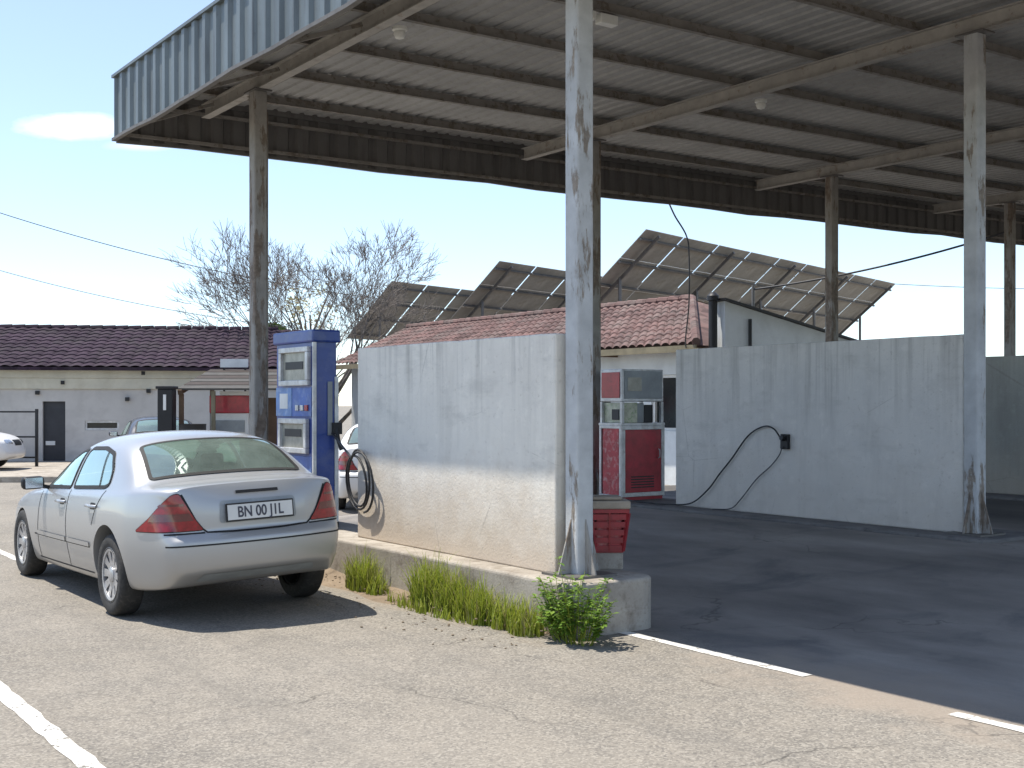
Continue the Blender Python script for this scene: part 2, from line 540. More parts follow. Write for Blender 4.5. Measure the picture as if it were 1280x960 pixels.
SUN = Vector((-.25, .30, 1)).normalized()
sl = bpy.data.lights.new('sun', 'SUN'); sl.energy = 4.3; sl.angle = math.radians(.5); sl.color = (1, .94, .84)
so = bpy.data.objects.new('sun', sl); COL.objects.link(so)
so.rotation_euler = (-SUN).to_track_quat('-Z', 'Y').to_euler()

world = bpy.data.worlds.new('World'); SC.world = world; world.use_nodes = True
wt = world.node_tree; wt.nodes.clear()
wo = wt.nodes.new('ShaderNodeOutputWorld'); bg = wt.nodes.new('ShaderNodeBackground')
sky = wt.nodes.new('ShaderNodeTexSky'); sky.sky_type = 'NISHITA'; sky.sun_disc = False
sky.sun_elevation = math.asin(SUN.z); sky.sun_rotation = math.atan2(SUN.x, SUN.y)
sky.altitude = 1500; sky.air_density = 1.0; sky.dust_density = .15; sky.ozone_density = 1.6
bg.inputs[1].default_value = .15
# small fair-weather clouds low in the sky, fixed in direction
tc = wt.nodes.new('ShaderNodeTexCoord')


def wmath(op, a, b=None):
    nd = wt.nodes.new('ShaderNodeMath'); nd.operation = op
    for i, v in enumerate((a, b)):
        if v is None: continue
        if isinstance(v, (int, float)): nd.inputs[i].default_value = v
        else: wt.links.new(v, nd.inputs[i])
    return nd.outputs[0]


mp = wt.nodes.new('ShaderNodeMapping'); mp.vector_type = 'POINT'
mp.inputs['Rotation'].default_value = (0, 0, YAW)      # x right, y ahead in the view direction's frame
wt.links.new(tc.outputs['Generated'], mp.inputs['Vector'])
sx = wt.nodes.new('ShaderNodeSeparateXYZ'); wt.links.new(mp.outputs[0], sx.inputs[0])


def cloud(az, el, wa, we, amp=.9):
    a = wmath('DIVIDE', sx.outputs[0], wmath('MAXIMUM', sx.outputs[1], .05))
    e = wmath('DIVIDE', sx.outputs[2], wmath('MAXIMUM', sx.outputs[1], .05))
    dx = wmath('DIVIDE', wmath('SUBTRACT', a, az), wa); dy = wmath('DIVIDE', wmath('SUBTRACT', e, el), we)
    r = wmath('SQRT', wmath('ADD', wmath('MULTIPLY', dx, dx), wmath('MULTIPLY', dy, dy)))
    nz = wt.nodes.new('ShaderNodeTexNoise'); nz.inputs['Scale'].default_value = 22; nz.inputs['Detail'].default_value = 7; nz.inputs['Roughness'].default_value = .6
    mm = wt.nodes.new('ShaderNodeMapping'); mm.inputs['Scale'].default_value = (1, 1, 2.2)
    wt.links.new(mp.outputs[0], mm.inputs['Vector']); wt.links.new(mm.outputs[0], nz.inputs['Vector'])
    q = wmath('SUBTRACT', wmath('ADD', nz.outputs[0], .42), r)
    mr = wt.nodes.new('ShaderNodeMapRange'); mr.inputs['From Min'].default_value = 0; mr.inputs['From Max'].default_value = .75
    mr.inputs['To Max'].default_value = amp
    wt.links.new(q, mr.inputs['Value'])
    return mr.outputs[0]


c1 = cloud(-.36, .2276, .058, .013, .8)
c2 = cloud(-.30, .213, .04, .006, .35)
c3 = cloud(.9, .30, .25, .03, .7)
msk = wmath('MAXIMUM', wmath('MAXIMUM', c1, c2), c3)
mixn = wt.nodes.new('ShaderNodeMix'); mixn.data_type = 'RGBA'
wt.links.new(msk, mixn.inputs[0]); wt.links.new(sky.outputs[0], mixn.inputs[6])
mixn.inputs[7].default_value = (8.0, 8.0, 8.0, 1)
haze = wt.nodes.new('ShaderNodeMix'); haze.data_type = 'RGBA'; haze.inputs[0].default_value = .16
wt.links.new(mixn.outputs[2], haze.inputs[6]); haze.inputs[7].default_value = (5.4, 5.5, 5.7, 1)
wt.links.new(haze.outputs[2], bg.inputs[0]); wt.links.new(bg.outputs[0], wo.inputs[0])

SC.view_settings.view_transform = 'Standard'; SC.view_settings.look = 'None'
SC.view_settings.exposure = .70; SC.view_settings.gamma = 1; SC.view_settings.use_curve_mapping = False
SC.render.engine = 'CYCLES'
SC.cycles.use_denoising = True
SC.cycles.max_bounces = 8; SC.cycles.diffuse_bounces = 4; SC.cycles.glossy_bounces = 3; SC.cycles.transparent_max_bounces = 12
SC.cycles.caustics_reflective = False; SC.cycles.caustics_refractive = False

# ------------------------------------------------------------------ ground and kerbs
def sstep(a, b, x):
    t = min(1, max(0, (x - a) / (b - a)))
    return t * t * (3 - 2 * t)


def ground_z(x, y):
    """the forecourt climbs from the street lane to the level of the second island"""
    return .345 * sstep(6.2, 10.0, x) * (1 - sstep(14.4, 16.4, y)) * (1 - sstep(30, 34, x)) * sstep(-30, -12, y)


gx = [-600, -60, 0, 6.0] + [6.0 + .2 * k for k in range(1, 22)] + [11, 14, 18, 24, 30, 31, 32, 33, 34, 60, 700]
gy = [-300, -40, -30, -24, -18, -12, 0, 5, 10, 14.4] + [14.4 + .2 * k for k in range(1, 11)] + [20, 60, 900]
g = MB()
g.add([(x, y, ground_z(x, y)) for y in gy for x in gx],
      [(b * len(gx) + a, b * len(gx) + a + 1, (b + 1) * len(gx) + a + 1, (b + 1) * len(gx) + a) for b in range(len(gy) - 1) for a in range(len(gx) - 1)])
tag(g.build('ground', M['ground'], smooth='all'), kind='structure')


def stripe(x0, x1, y0, y1):
    n = max(2, int((y1 - y0) / .12))
    vs = []; fs = []
    for i in range(n + 1):
        y = y0 + (y1 - y0) * i / n
        vs += [(x0 + random.uniform(-.008, .008), y, .004), (x1 + random.uniform(-.008, .008), y, .004)]
    for i in range(n):
        fs.append((2 * i, 2 * i + 1, 2 * i + 3, 2 * i + 2))
    s = MB().add(vs, fs)
    tag(s.build('road_marking', M['line'], fix=False), kind='structure')


stripe(5.66, 5.755, 5.0, 6.95)
stripe(5.60, 5.69, 1.2, 3.95)
stripe(1.56, 1.665, 2.0, 8.2)
stripe(3.08, 3.17, 13.2, 20.0)


def island(x0, x1, y0, y1, z, mat, r=.16):
    pts = []
    def arc(cx, cy, a0, a1):
        for k in range(6):
            a = a0 + (a1 - a0) * k / 5
            pts.append((cx + r * math.cos(a), cy + r * math.sin(a)))
    arc(x1 - r, y0 + r, -PI / 2, 0); arc(x1 - r, y1 - r, 0, PI / 2); arc(x0 + r, y1 - r, PI / 2, PI); arc(x0 + r, y0 + r, PI, 3 * PI / 2)
    m = MB().prism(pts, lambda a, b, d: (a, b, d), -.3, z)
    o = m.build('kerb', mat, bevel=.025, seg=3)
    tag(o, kind='structure')
    return o


island(5.24, 6.06, 6.72, 14.2, .38, M['kerb'])
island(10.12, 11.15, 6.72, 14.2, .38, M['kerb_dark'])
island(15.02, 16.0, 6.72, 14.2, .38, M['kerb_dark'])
# soil and grit banked against the kerb
rnd = random.Random(5)
vs = []; fs = []
ny, nx = 90, 9
for i in range(ny + 1):
    y = 6.85 + 6.6 * i / ny
    hh = .06 + .07 * (math.sin(y * 1.9) * .5 + .5) * (math.sin(y * 4.7 + 1) * .3 + .7)
    ww = .24 + .13 * math.sin(y * 1.3 + 2) + .05 * math.sin(y * 5.1)
    for k in range(nx + 1):
        t = k / nx
        vs.append((5.28 - ww * t - (.0 if k else 0), y, max(.0, hh * (1 - t) ** 1.6 + rnd.uniform(-.008, .008) * (1 - t)) - (.012 if k == nx else -.003)))
for i in range(ny):
    for k in range(nx):
        fs.append((i * (nx + 1) + k, (i + 1) * (nx + 1) + k, (i + 1) * (nx + 1) + k + 1, i * (nx + 1) + k + 1))
tag(MB().add(vs, fs).build('soil', M['soil'], smooth='all'), kind='stuff')
# pavement in front of the long building
pv = MB()
a, b_, c_, d_ = RF(-40, 24.6), RF(-8.2, 25.6), RF(-8.2, 33), RF(-40, 33)
pv.add([(p.x, p.y, z) for z in (-.2, .13) for p in (a, b_, c_, d_)], [(4, 5, 6, 7), (0, 1, 5, 4), (1, 2, 6, 5), (2, 3, 7, 6), (3, 0, 4, 7)])
tag(pv.build('pavement', M['kerb'], bevel=.02), kind='structure')

# ------------------------------------------------------------------ divider walls
def wall(x0, x1, y0, y1, z0, z1, mat, label):
    n = 16
    vs = []; fs = []
    rnd = random.Random(int(x0 * 100))
    # rough plaster edge along the top
    tops = [z1 + rnd.uniform(-.004, .004) for _ in range(n + 1)]
    for i in range(n + 1):
        y = y0 + (y1 - y0) * i / n
        vs += [(x0, y, z0), (x1, y, z0), (x1, y, tops[i]), (x0, y, tops[i])]
    for i in range(n):
        o = 4 * i
        for k in range(4):
            k2 = (k + 1) % 4
            fs.append((o + k, o + k2, o + 4 + k2, o + 4 + k))
    fs.append((3, 2, 1, 0)); fs.append((4 * n, 4 * n + 1, 4 * n + 2, 4 * n + 3))
    o = MB().add(vs, fs).build('divider_wall', mat, bevel=.012)
    tag(o, label, 'wall', 'divider walls on the pump islands')
    return o


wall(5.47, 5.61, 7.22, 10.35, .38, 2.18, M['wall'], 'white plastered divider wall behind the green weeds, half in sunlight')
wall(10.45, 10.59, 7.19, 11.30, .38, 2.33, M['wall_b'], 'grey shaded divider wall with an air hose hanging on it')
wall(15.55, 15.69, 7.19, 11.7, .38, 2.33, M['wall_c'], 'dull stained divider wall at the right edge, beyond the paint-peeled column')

# ------------------------------------------------------------------ canopy
can = empty('forecourt_canopy', (5.6, 7.1, 0))
tag(can, 'large flat steel fuel station canopy with corrugated metal fascia on tall columns', 'canopy')
CX0, CX1, CY0, CY1 = 4.58, 26.4, 3.6, 14.9
FZ0, FZ1 = 4.88, 5.64
inv0 = Matrix.Translation(-Vector(can.location))
SHEAR = .009                     # the roof rises gently away from the street
_sh = Matrix.Identity(4); _sh[2][0] = SHEAR; _sh[2][3] = -SHEAR * 5.6
inv = inv0 @ _sh


def ibr(L, pitch=.19, amp=.012):
    pts = []
    x = 0
    while x < L:
        for f, h in ((0, 0), (.52, 0), (.62, 1), (.9, 1), (1.0, 0)):
            if x + f * pitch <= L: pts.append((x + f * pitch, h * amp))
        x += pitch
    pts.append((L, 0))
    out = []
    for p in pts:
        if not out or p[0] - out[-1][0] > 1e-5: out.append(p)
    return out


def sheet(fn0, fn1, prof, th=.003):
    """fn(t, h, off)"""
    vs = []; fs = []
    for t, h in prof:
        vs += [fn0(t, h), fn1(t, h)]
    for i in range(len(prof) - 1):
        fs.append((2 * i, 2 * i + 1, 2 * i + 3, 2 * i + 2))
    return vs, fs


def add_sheet(name, fa, fb, prof, mats, parent=can, th=.004):
    """two skins th apart, so the outer and the inner face can wear their own paint"""
    m = MB()
    vs, fs = sheet(lambda t, h: fa(t, h), lambda t, h: fb(t, h), prof); m.add(vs, fs, 0)
    vs, fs = sheet(lambda t, h: fa(t, h - th), lambda t, h: fb(t, h - th), prof); m.add(vs, fs, len(mats) - 1)
    m.xf(inv)
    return m.build(name, mats, parent, fix=False)


pr = ibr(CX1 - CX0 - .04, .19, .022)
add_sheet('roof_sheet', lambda t, h: (CX0 + .02 + t, CY0 + .02, 5.50 + h), lambda t, h: (CX0 + .02 + t, CY1 - .02, 5.50 + h), pr, [M['fascia'], M['roof']])


def wob(t, s, a=.012):
    return a * (math.sin(t * 1.7 + s) + math.sin(t * 4.1 + 2 * s) * .6)


prl = ibr(CY1 - CY0, .30, .034)
add_sheet('fascia', lambda t, h: (CX0 - h, CY0 + t, FZ0 + wob(t, 1)), lambda t, h: (CX0 - h, CY0 + t, FZ1 + wob(t, 3, .008)), prl, [M['fascia'], M['fascia_in']])
add_sheet('fascia', lambda t, h: (CX1 + h, CY0 + t, FZ0), lambda t, h: (CX1 + h, CY0 + t, FZ1), prl, [M['fascia'], M['fascia_in']])
prb = ibr(CX1 - CX0, .30, .034)
add_sheet('fascia', lambda t, h: (CX0 + t, CY1 + h, FZ0 + wob(t, 5)), lambda t, h: (CX0 + t, CY1 + h, FZ1), prb, [M['fascia'], M['fascia_in']])
add_sheet('fascia', lambda t, h: (CX0 + t, CY0 - h, FZ0), lambda t, h: (CX0 + t, CY0 - h, FZ1), prb, [M['fascia'], M['fascia_in']])


for (x0, x1, y0, y1) in ((CX0 - .045, CX0 + .006, CY0 - .04, CY1 + .045), (CX0 + .008, CX1 + .045, CY1 - .006, CY1 + .045)):
    m = MB(); n = 24
    for i in range(n):                      # trim added to straighten the fascia's cast shadow, a little dented
        t0, t1 = i / n, (i + 1) / n
        if x1 - x0 < 1:
            m.bar(((x0 + x1) / 2, y0 + (y1 - y0) * t0, FZ0 + wob((y1 - y0) * t0, 1)), ((x0 + x1) / 2, y0 + (y1 - y0) * t1, FZ0 + wob((y1 - y0) * t1, 1)), .055, .035)
        else:
            m.bar((x0 + (x1 - x0) * t0, (y0 + y1) / 2, FZ0 + wob((x1 - x0) * t0, 5)), (x0 + (x1 - x0) * t1, (y0 + y1) / 2, FZ0 + wob((x1 - x0) * t1, 5)), .055, .035)
    m.xf(inv).build('shadow_edge_trim', M['fascia_in'], can)


for (x0, x1, y0, y1) in ((CX0 - .05, CX0 + .09, CY0 - .05, CY1 + .05), (CX1 - .09, CX1 + .05, CY0 - .05, CY1 + .05), (CX0 + .092, CX1 - .092, CY1 - .09, CY1 + .05), (CX0 + .092, CX1 - .092, CY0 - .05, CY0 + .09)):
    MB().box(x0, x1, y0, y1, FZ1 - .005, FZ1 + .03).xf(inv).build('light_stop_cap', M['fascia'], can)  # added cap, blocks sun leaking between fascia and roof sheet


def ibeam(m, x, y0, y1, z0, z1, w=.11, t=.012):
    m.box(x - w / 2, x + w / 2, y0, y1, z0, z0 + t)
    m.box(x - w / 2, x + w / 2, y0, y1, z1 - t, z1)
    m.box(x - t / 2, x + t / 2, y0, y1, z0 + t, z1 - t)


COLX = [5.6, 10.5, 15.4, 20.3, 25.2]
for x in COLX:
    m = MB(); ibeam(m, x, CY0 + .15, CY1 - .28, 5.215, 5.385)
    m.xf(inv).build('beam', M['beam'], can)
py = [14.15 - 1.275 * k for k in range(9)]
for y in py:
    m = MB()
    m.box(CX0 + .06, CX1 - .06, y - .003, y + .003, 5.387, 5.497)
    m.box(CX0 + .06, CX1 - .06, y - .055, y - .003, 5.387, 5.393)
    m.box(CX0 + .06, CX1 - .06, y + .003, y + .055, 5.491, 5.497)
    m.xf(inv).build('purlin', M['purlin'], can)
for (x0, x1, y0, y1) in ((CX0 + .003, CX0 + .03, CY0 + .03, CY1 - .03), (CX0 + .003, CX1 - .003, CY1 - .03, CY1 - .004)):
    MB().box(x0, x1, y0, y1, 5.43, FZ1 - .006).xf(inv).build('light_stop_lip', M['fascia_in'], can)  # added hidden lip, closes light leaks behind the fascia
# fascia rails
for (x0, x1, y0, y1) in ((CX0 + .008, CX0 + .05, CY0 + .06, CY1 - .06), (CX0 + .06, CX1 - .06, CY1 - .05, CY1 - .008)):
    for z in (4.93, 5.3):
        MB().box(x0, x1, y0, y1, z, z + .04).xf(inv).build('fascia_rail', M['purlin'], can)
for k in range(6):
    y = 14.2 - k * 1.9
    MB().bar((CX0 + .06, y, 4.95), (5.54, y, 5.30), .04, .04).xf(inv).build('bracket', M['purlin'], can)


def column(x, y, w, mat, z0=.38, base=True):
    m = MB()
    # rolled box section with a chamfered corner
    m.box(x - w / 2, x + w / 2, y - w / 2, y + w / 2, z0, 5.215 + SHEAR * (x - 5.6 - w / 2))
    c = m.xf(inv0).build('column', mat, can, bevel=.018, seg=2)
    if base:
        b = MB(); b.box(x - .2, x + .2, y - .2, y + .2, z0, z0 + .018); b.xf(inv0).build('base_plate', M['rail'], c)
        for dx, dy in ((0, 1), (0, -1), (1, 0), (-1, 0)):
            q = MB()
            ww = w / 2
            if dx:
                q.prism([(ww * dx, .02), ((ww + .12) * dx, .02), (ww * dx, .42)], lambda a, b, d: (x + a, y + d, z0 + b), -.006, .006)
            else:
                q.prism([(ww * dy, .02), ((ww + .12) * dy, .02), (ww * dy, .42)], lambda a, b, d: (x + d, y + a, z0 + b), -.006, .006)
            q.xf(inv0).build('gusset', M['column_old'], c)
    b = MB(); b.box(x - w / 2 - .03, x + w / 2 + .03, y - .15, y + .15, 5.196, 5.214); b.xf(inv).build('cap_plate', M['rail'], c)
    return c


for i, x in enumerate(COLX):
    for j, y in enumerate((7.1, 13.0)):
        column(x if (i, j) != (0, 0) else 5.60, y, .155 if (i, j) != (0, 1) else .16, M['column'] if j == 0 else M['column_old'])
# downpipe strapped to the far-left column
dp = MB().tube([(5.72, 13.10, .5), (5.72, 13.10, 5.0), (5.62, 13.3, 5.25)], .045, 10)
dp.xf(inv).build('downpipe', M['column_old'], can, smooth=True)

# ceiling fittings
def bulkhead(x, y, z, label):
    t = empty('ceiling_lamp', (x, y, z)); tag(t, label, 'lamp', 'lamps under the canopy')
    m = MB().lathe([(.0, .0), (.075, .0), (.075, -.03), (.05, -.045), (.0, -.045)], 16, Matrix.Rotation(-PI / 2, 4, 'Y')); m.build('lamp_base', M['lamp'], t, smooth=True)
    m = MB().lathe([(.055, .046), (.06, .07), (.045, .105), (.0, .12)], 16, Matrix.Rotation(PI / 2, 4, 'Y')); m.build('lamp_glass', M['lamp'], t, smooth=True)


bulkhead(5.95, 10.38 + .0, 5.34, 'small white lamp under the canopy near its corrugated side fascia')
bulkhead(10.95, 10.33, 5.34, 'small white lamp under the canopy beside the second long beam')
jb = empty('junction_box', (7.33, 9.05, 5.30)); tag(jb, 'pale twin junction box fixed on a roof purlin by the front column', 'junction box')
MB().box(-.13, -.03, -.06, .04, 0, .085).build('box_body', M['lamp'], jb, bevel=.008)
MB().box(.03, .24, -.06, .04, -.01, .085).build('box_lid', M['lamp'], jb, bevel=.008)

# ------------------------------------------------------------------ fuel pumps
def frame(m, fn, a0, a1, b0, b1, t, d0, d1, mi=0):
    """picture-frame of strips t wide; fn(a,b,d)"""
    for (p, q, r, s) in ((a0, a1, b0, b0 + t), (a0, a1, b1 - t, b1), (a0, a0 + t, b0 + t, b1 - t), (a1 - t, a1, b0 + t, b1 - t)):
        m.prism([(p, r), (q, r), (q, s), (p, s)], fn, d0, d1, mi)


# blue pump: faces -x (street), body 5.46..5.80 x 11.27..12.2, 2.03 m tall, on the kerb
bp = empty('fuel_pump', (5.63, 11.73, .38)); tag(bp, 'tall old blue fuel pump with two framed dials, behind the silver car', 'fuel pump', 'fuel pumps on the islands')
X0, X1, Y0, Y1 = -.17, .09, -.46, .46
MB().box(X0, X1, Y0, Y1, .06, 1.98).build('body', M['blue'], bp, bevel=.02)
MB().box(X0 - .015, X1 + .015, Y0 - .015, Y1 + .015, 0, .06).build('plinth', M['dark'], bp)
MB().box(X0 - .03, X1 + .03, Y0 - .03, Y1 + .03, 1.90, 2.03).build('top_cap', M['blue'], bp, bevel=.02)
fx = lambda a, b, d: (X0 - d, a, b)
for z0, z1, y0, y1 in ((1.46, 1.86, -.40, .30), (.76, 1.12, -.36, .32)):
    m = MB(); frame(m, fx, y0, y1, z0, z1, .055, .001, .05); fr = m.build('dial_frame', M['steel'], bp, bevel=.006)
    MB().prism([(y0 + .05, z0 + .05), (y1 - .05, z0 + .05), (y1 - .05, z1 - .05), (y0 + .05, z1 - .05)], fx, .001, .016).build('dial', M['display'], fr)
    MB().prism([(y0 + .16, z0 + .17), (y1 - .12, z0 + .17), (y1 - .12, z0 + .25), (y0 + .16, z0 + .25)], fx, .017, .022).build('counter_strip', M['dark'], fr)
MB().prism([(.05, 1.14), (.44, 1.14), (.44, 1.44), (.05, 1.44)], fx, .001, .012).build('faded_panel', M['blue_lt'], bp, bevel=.004)
MB().prism([(-.42, 1.14), (.035, 1.14), (.035, 1.44), (-.42, 1.44)], fx, .001, .012).build('middle_panel', M['blue_mid'], bp, bevel=.004)
MB().prism([(.1, .10), (.42, .10), (.42, .73), (.1, .73)], fx, .001, .010).build('lower_panel', M['blue_lt'], bp, bevel=.004)
MB().prism([(-.42, .10), (.085, .10), (.085, .73), (-.42, .73)], fx, .001, .010).build('lower_panel', M['blue_mid'], bp, bevel=.004)
m = MB()
m.box(X0 - .012, X0 + .022, Y0 - .012, Y0 + .02, .06, 1.9); m.build('corner_trim', M['steel'], bp)
m = MB(); m.box(X1 - .03, X1 + .012, Y0 - .012, Y0 + .01, .06, 1.55); m.build('corner_trim', M['steel'], bp)
MB().box(-.02, .03, Y0 - .02, Y0 + .0, .95, 1.5).build('side_strip', M['panelgrey'], bp, bevel=.004)
nz = MB(); nz.tube([(.06, Y0 - .05, 1.02), (.06, Y0 - .09, .9), (.09, Y0 - .1, .8)], .022, 8); nz.box(.02, .12, Y0 - .06, Y0 - .001, .96, 1.08)
nz.build('nozzle', M['rubber'], bp, smooth=True)
# its hose: coiled loops hung at the wall end
hz = MB()
pts = [Vector((5.63, 11.2, 1.35))]
for k in range(0, 62):
    t = k / 61
    a = PI * .75 - t * 2 * PI * 2.6
    r = .245 + .035 * math.sin(t * 9)
    pts.append(Vector((5.425 - .022 * math.sin(t * 17) - .02 * t, 10.22 - r * .92 * math.cos(a) * 1.0 + .05 * math.sin(t * 5), .95 + r * math.sin(a) * 1.05 - .05 * t)))
hz.tube(pts, .0115, 7)
tag(hz.build('fuel_hose', M['rubber'], smooth='all'), 'black fuel hose coiled in loops at the end of the sunlit white wall', 'hose')

m = MB()
for k in range(4): m.prism([(-.38, .20 + k * .07), (.0, .20 + k * .07), (.0, .225 + k * .07), (-.38, .225 + k * .07)], lambda a, b, d: (-.17 - d, a, b), .011, .022)
m.build('louvre', M['dark'], bp)
for k in range(3): MB().prism([(-.36 + k * .11, 1.20), (-.29 + k * .11, 1.20), (-.29 + k * .11, 1.26), (-.36 + k * .11, 1.26)], lambda a, b, d: (-.17 - d, a, b), .013, .03).build('button', M['steel'] if k else M['red'], bp, bevel=.005)
MB().prism([(.14, 1.22), (.34, 1.22), (.34, 1.38), (.14, 1.38)], lambda a, b, d: (-.17 - d, a, b), .0125, .0145).build('notice_plate', M['white'], bp)

# red pump: corner (10.35,12.22), 0.70 x 0.45, 1.72 m tall
rp = empty('fuel_pump', (10.70, 12.45, .38)); tag(rp, 'red and white fuel pump with dark red door, between the two divider walls', 'fuel pump', 'fuel pumps on the islands')
X0, X1, Y0, Y1 = -.35, .38, -.23, .22
MB().box(X0 + .01, X1 - .01, Y0 + .01, Y1 - .01, .0, .98).build('body', M['red'], rp)
fy = lambda a, b, d: (a, Y0 - d + .01, b)
fx = lambda a, b, d: (X0 - d + .01, a, b)
MB().prism([(X0 + .05, .1), (X1 - .05, .1), (X1 - .05, .93), (X0 + .05, .93)], fy, .001, .02).build('door', M['red'], rp, bevel=.006)
m = MB(); frame(m, fy, X0 - .012, X1 + .005, .045, .985, .055, .002, .03); m.build('door_frame', M['steel'], rp, bevel=.004)
MB().prism([(Y0 + .06, .06), (Y1 - .06, .06), (Y1 - .06, .95), (Y0 + .06, .95)], fx, .001, .014).build('side_panel', M['red_worn'], rp, bevel=.006)
m = MB(); frame(m, fx, Y0, Y1, .03, .985, .04, .002, .028); m.build('side_frame', M['steel'], rp, bevel=.004)
MB().box(X0 - .015, X1 + .015, Y0 - .015, Y1 + .015, .985, 1.02).build('shelf', M['steel'], rp, bevel=.004)
# open middle bay: posts, dial blocks
for x, y in ((X0 + .02, Y0 + .02), (X1 - .02, Y0 + .02), (X0 + .02, Y1 - .02), (X1 - .02, Y1 - .02)):
    MB().box(x - .02, x + .02, y - .02, y + .02, 1.0205, 1.2995).build('corner_post', M['steel'], rp)
MB().box(X0 + .04, -.02, Y0 + .07, Y1 - .03, 1.0205, 1.29).build('meter_block', M['dialpale'], rp, bevel=.006)
MB().box(.0, .12, Y0 + .1, Y1 - .05, 1.0205, 1.28).build('meter_block', M['panelgrey'], rp, bevel=.006)
MB().box(.14, .30, Y0 + .12, Y1 - .05, 1.0205, 1.26).build('motor', M['dark'], rp, bevel=.01)
MB().prism([(Y0 + .10, 1.06), (Y0 + .24, 1.06), (Y0 + .24, 1.2), (Y0 + .10, 1.2)], lambda a, b, d: (X0 + .04 - d, a, b), .0, .012).build('meter_face', M['dark'], rp)
MB().box(X0, X1, Y0, Y1, 1.30, 1.73).build('head', M['steel'], rp, bevel=.012)
MB().prism([(X0 + .04, 1.34), (X1 - .03, 1.34), (X1 - .03, 1.71), (X0 + .04, 1.71)], fy, .011, .022).build('display_panel', M['panelgrey'], rp, bevel=.004)
MB().prism([(Y0 + .04, 1.35), (Y1 - .04, 1.35), (Y1 - .04, 1.69), (Y0 + .04, 1.69)], fx, .011, .022).build('red_panel', M['red'], rp, bevel=.004)
m = MB(); m.tube([(.27, Y0 - .022, .55), (.27, Y0 - .05, .56), (.27, Y0 - .05, .66), (.27, Y0 - .022, .67)], .009, 6); m.build('door_handle', M['steel'], rp, smooth=True)
m = MB()
for k in range(5): m.prism([(-.2, .16 + k * .035), (.2, .16 + k * .035), (.2, .175 + k * .035), (-.2, .175 + k * .035)], fy, .0205, .026)
m.build('louvre', M['dark'], rp)
MB().prism([(-.26, 1.44), (-.02, 1.44), (-.02, 1.62), (-.26, 1.62)], fy, .0225, .026).build('dial_window', M['display'], rp)
nz = MB(); nz.tube([(X1 + .0, .0, .9), (X1 + .05, .0, .86), (X1 + .06, 0, .7)], .02, 8); nz.build('nozzle', M['rubber'], rp, smooth=True)

# air hose and its holder on the shaded wall
hb = empty('hose_holder', (10.45, 9.46, 1.23)); tag(hb, 'small dark hose holder bolted to the grey shaded wall', 'hose holder')
MB().box(-.05, -.001, -.05, .06, -.09, .08).build('holder_box', M['black'], hb, bevel=.008)
MB().tube([(-.05, .0, .03), (-.1, .0, .04)], .028, 10).build('holder_peg', M['black'], hb, smooth=True)


def smooth_pts(ctrl, n=10):
    out = []
    P = [Vector(p) for p in ctrl]
    P = [P[0] * 2 - P[1]] + P + [P[-1] * 2 - P[-2]]
    for i in range(1, len(P) - 2):
        for k in range(n):
            t = k / n
            a, b, c, d = P[i - 1], P[i], P[i + 1], P[i + 2]
            out.append(.5 * ((2 * b) + (c - a) * t + (2 * a - 5 * b + 4 * c - d) * t * t + (3 * b - a - 3 * c + d) * t ** 3))
    out.append(P[-2])
    return out


ah = [(10.36, 9.48, 1.27), (10.38, 9.60, 1.37), (10.41, 9.78, 1.39), (10.42, 10.03, 1.28), (10.42, 10.29, 1.01), (10.42, 10.49, .82), (10.41, 10.69, .61), (10.38, 10.96, .43), (10.30, 11.3, .40), (10.26, 11.7, .40), (10.28, 12.1, .41)]
h = MB().tube(smooth_pts(ah), .0095, 7).build('air_hose', M['rubber'], smooth='all')
tag(h, 'thin black hose arching over a peg on the grey shaded wall', 'hose')
ah = [(10.38, 9.47, 1.17), (10.42, 9.55, 1.07), (10.42, 9.68, .94), (10.42, 9.91, .77), (10.42, 10.16, .52), (10.40, 10.3, .41), (10.3, 10.5, .395)]
h = MB().tube(smooth_pts(ah), .0065, 7).build('air_line', M['cable'], smooth='all')
tag(h, 'thinner grey hose hanging below the peg on the grey wall', 'hose')

# red bin on its stand behind the front column
bn = empty('plastic_crate', (6.02, 7.28, .38)); tag(bn, 'red slatted plastic crate draped with a pale cloth, on a block behind the front column', 'crate')
bz = .13
Rz = Matrix.Rotation(math.radians(-32), 4, 'Z')
MB().box(-.11, .11, -.09, .09, 0, bz - .001, 0, Rz).build('block', M['kerb'], bn, bevel=.01)
m = MB()
def ring(z, h, th=.012):
    k = (z - bz) / .33
    a, b_ = .115 + .04 * k, .10 + .035 * k
    for (x0, x1, y0, y1) in ((-a, a, -b_, -b_ + th), (-a, a, b_ - th, b_), (-a, -a + th, -b_ + th, b_ - th), (a - th, a, -b_ + th, b_ - th)):
        m.box(x0, x1, y0, y1, z, z + h, 0, Rz)
m.box(-.11, .11, -.095, .095, bz, bz + .012, 0, Rz)
for z in (.0125, .075, .135, .195, .255): ring(bz + z, .042)
ring(bz + .305, .03, .02)
for sx in (-1, 1):
    for sy in (-1, 1):
        m.bar(Rz @ Vector((sx * .105, sy * .09, bz + .012)), Rz @ Vector((sx * .145, sy * .125, bz + .305)), .026, .026)
    for t in (-.5, 0, .5):
        m.bar(Rz @ Vector((t * .22, sx * .094, bz + .012)), Rz @ Vector((t * .29, sx * .129, bz + .305)), .014, .014)
m.build('crate_body', M['bin'], bn)
MB().box(-.10, .10, -.085, .085, bz + .02, bz + .29, 0, Rz).build('contents', M['red_worn'], bn, bevel=.01)
m = MB(); m.box(-.162, .162, -.14, .14, bz + .336, bz + .40, 0, Rz); m.box(-.13, .10, -.11, .12, bz + .402, bz + .43, 0, Rz); m.build('cloth', M['cloth'], bn, bevel=.02, seg=3)

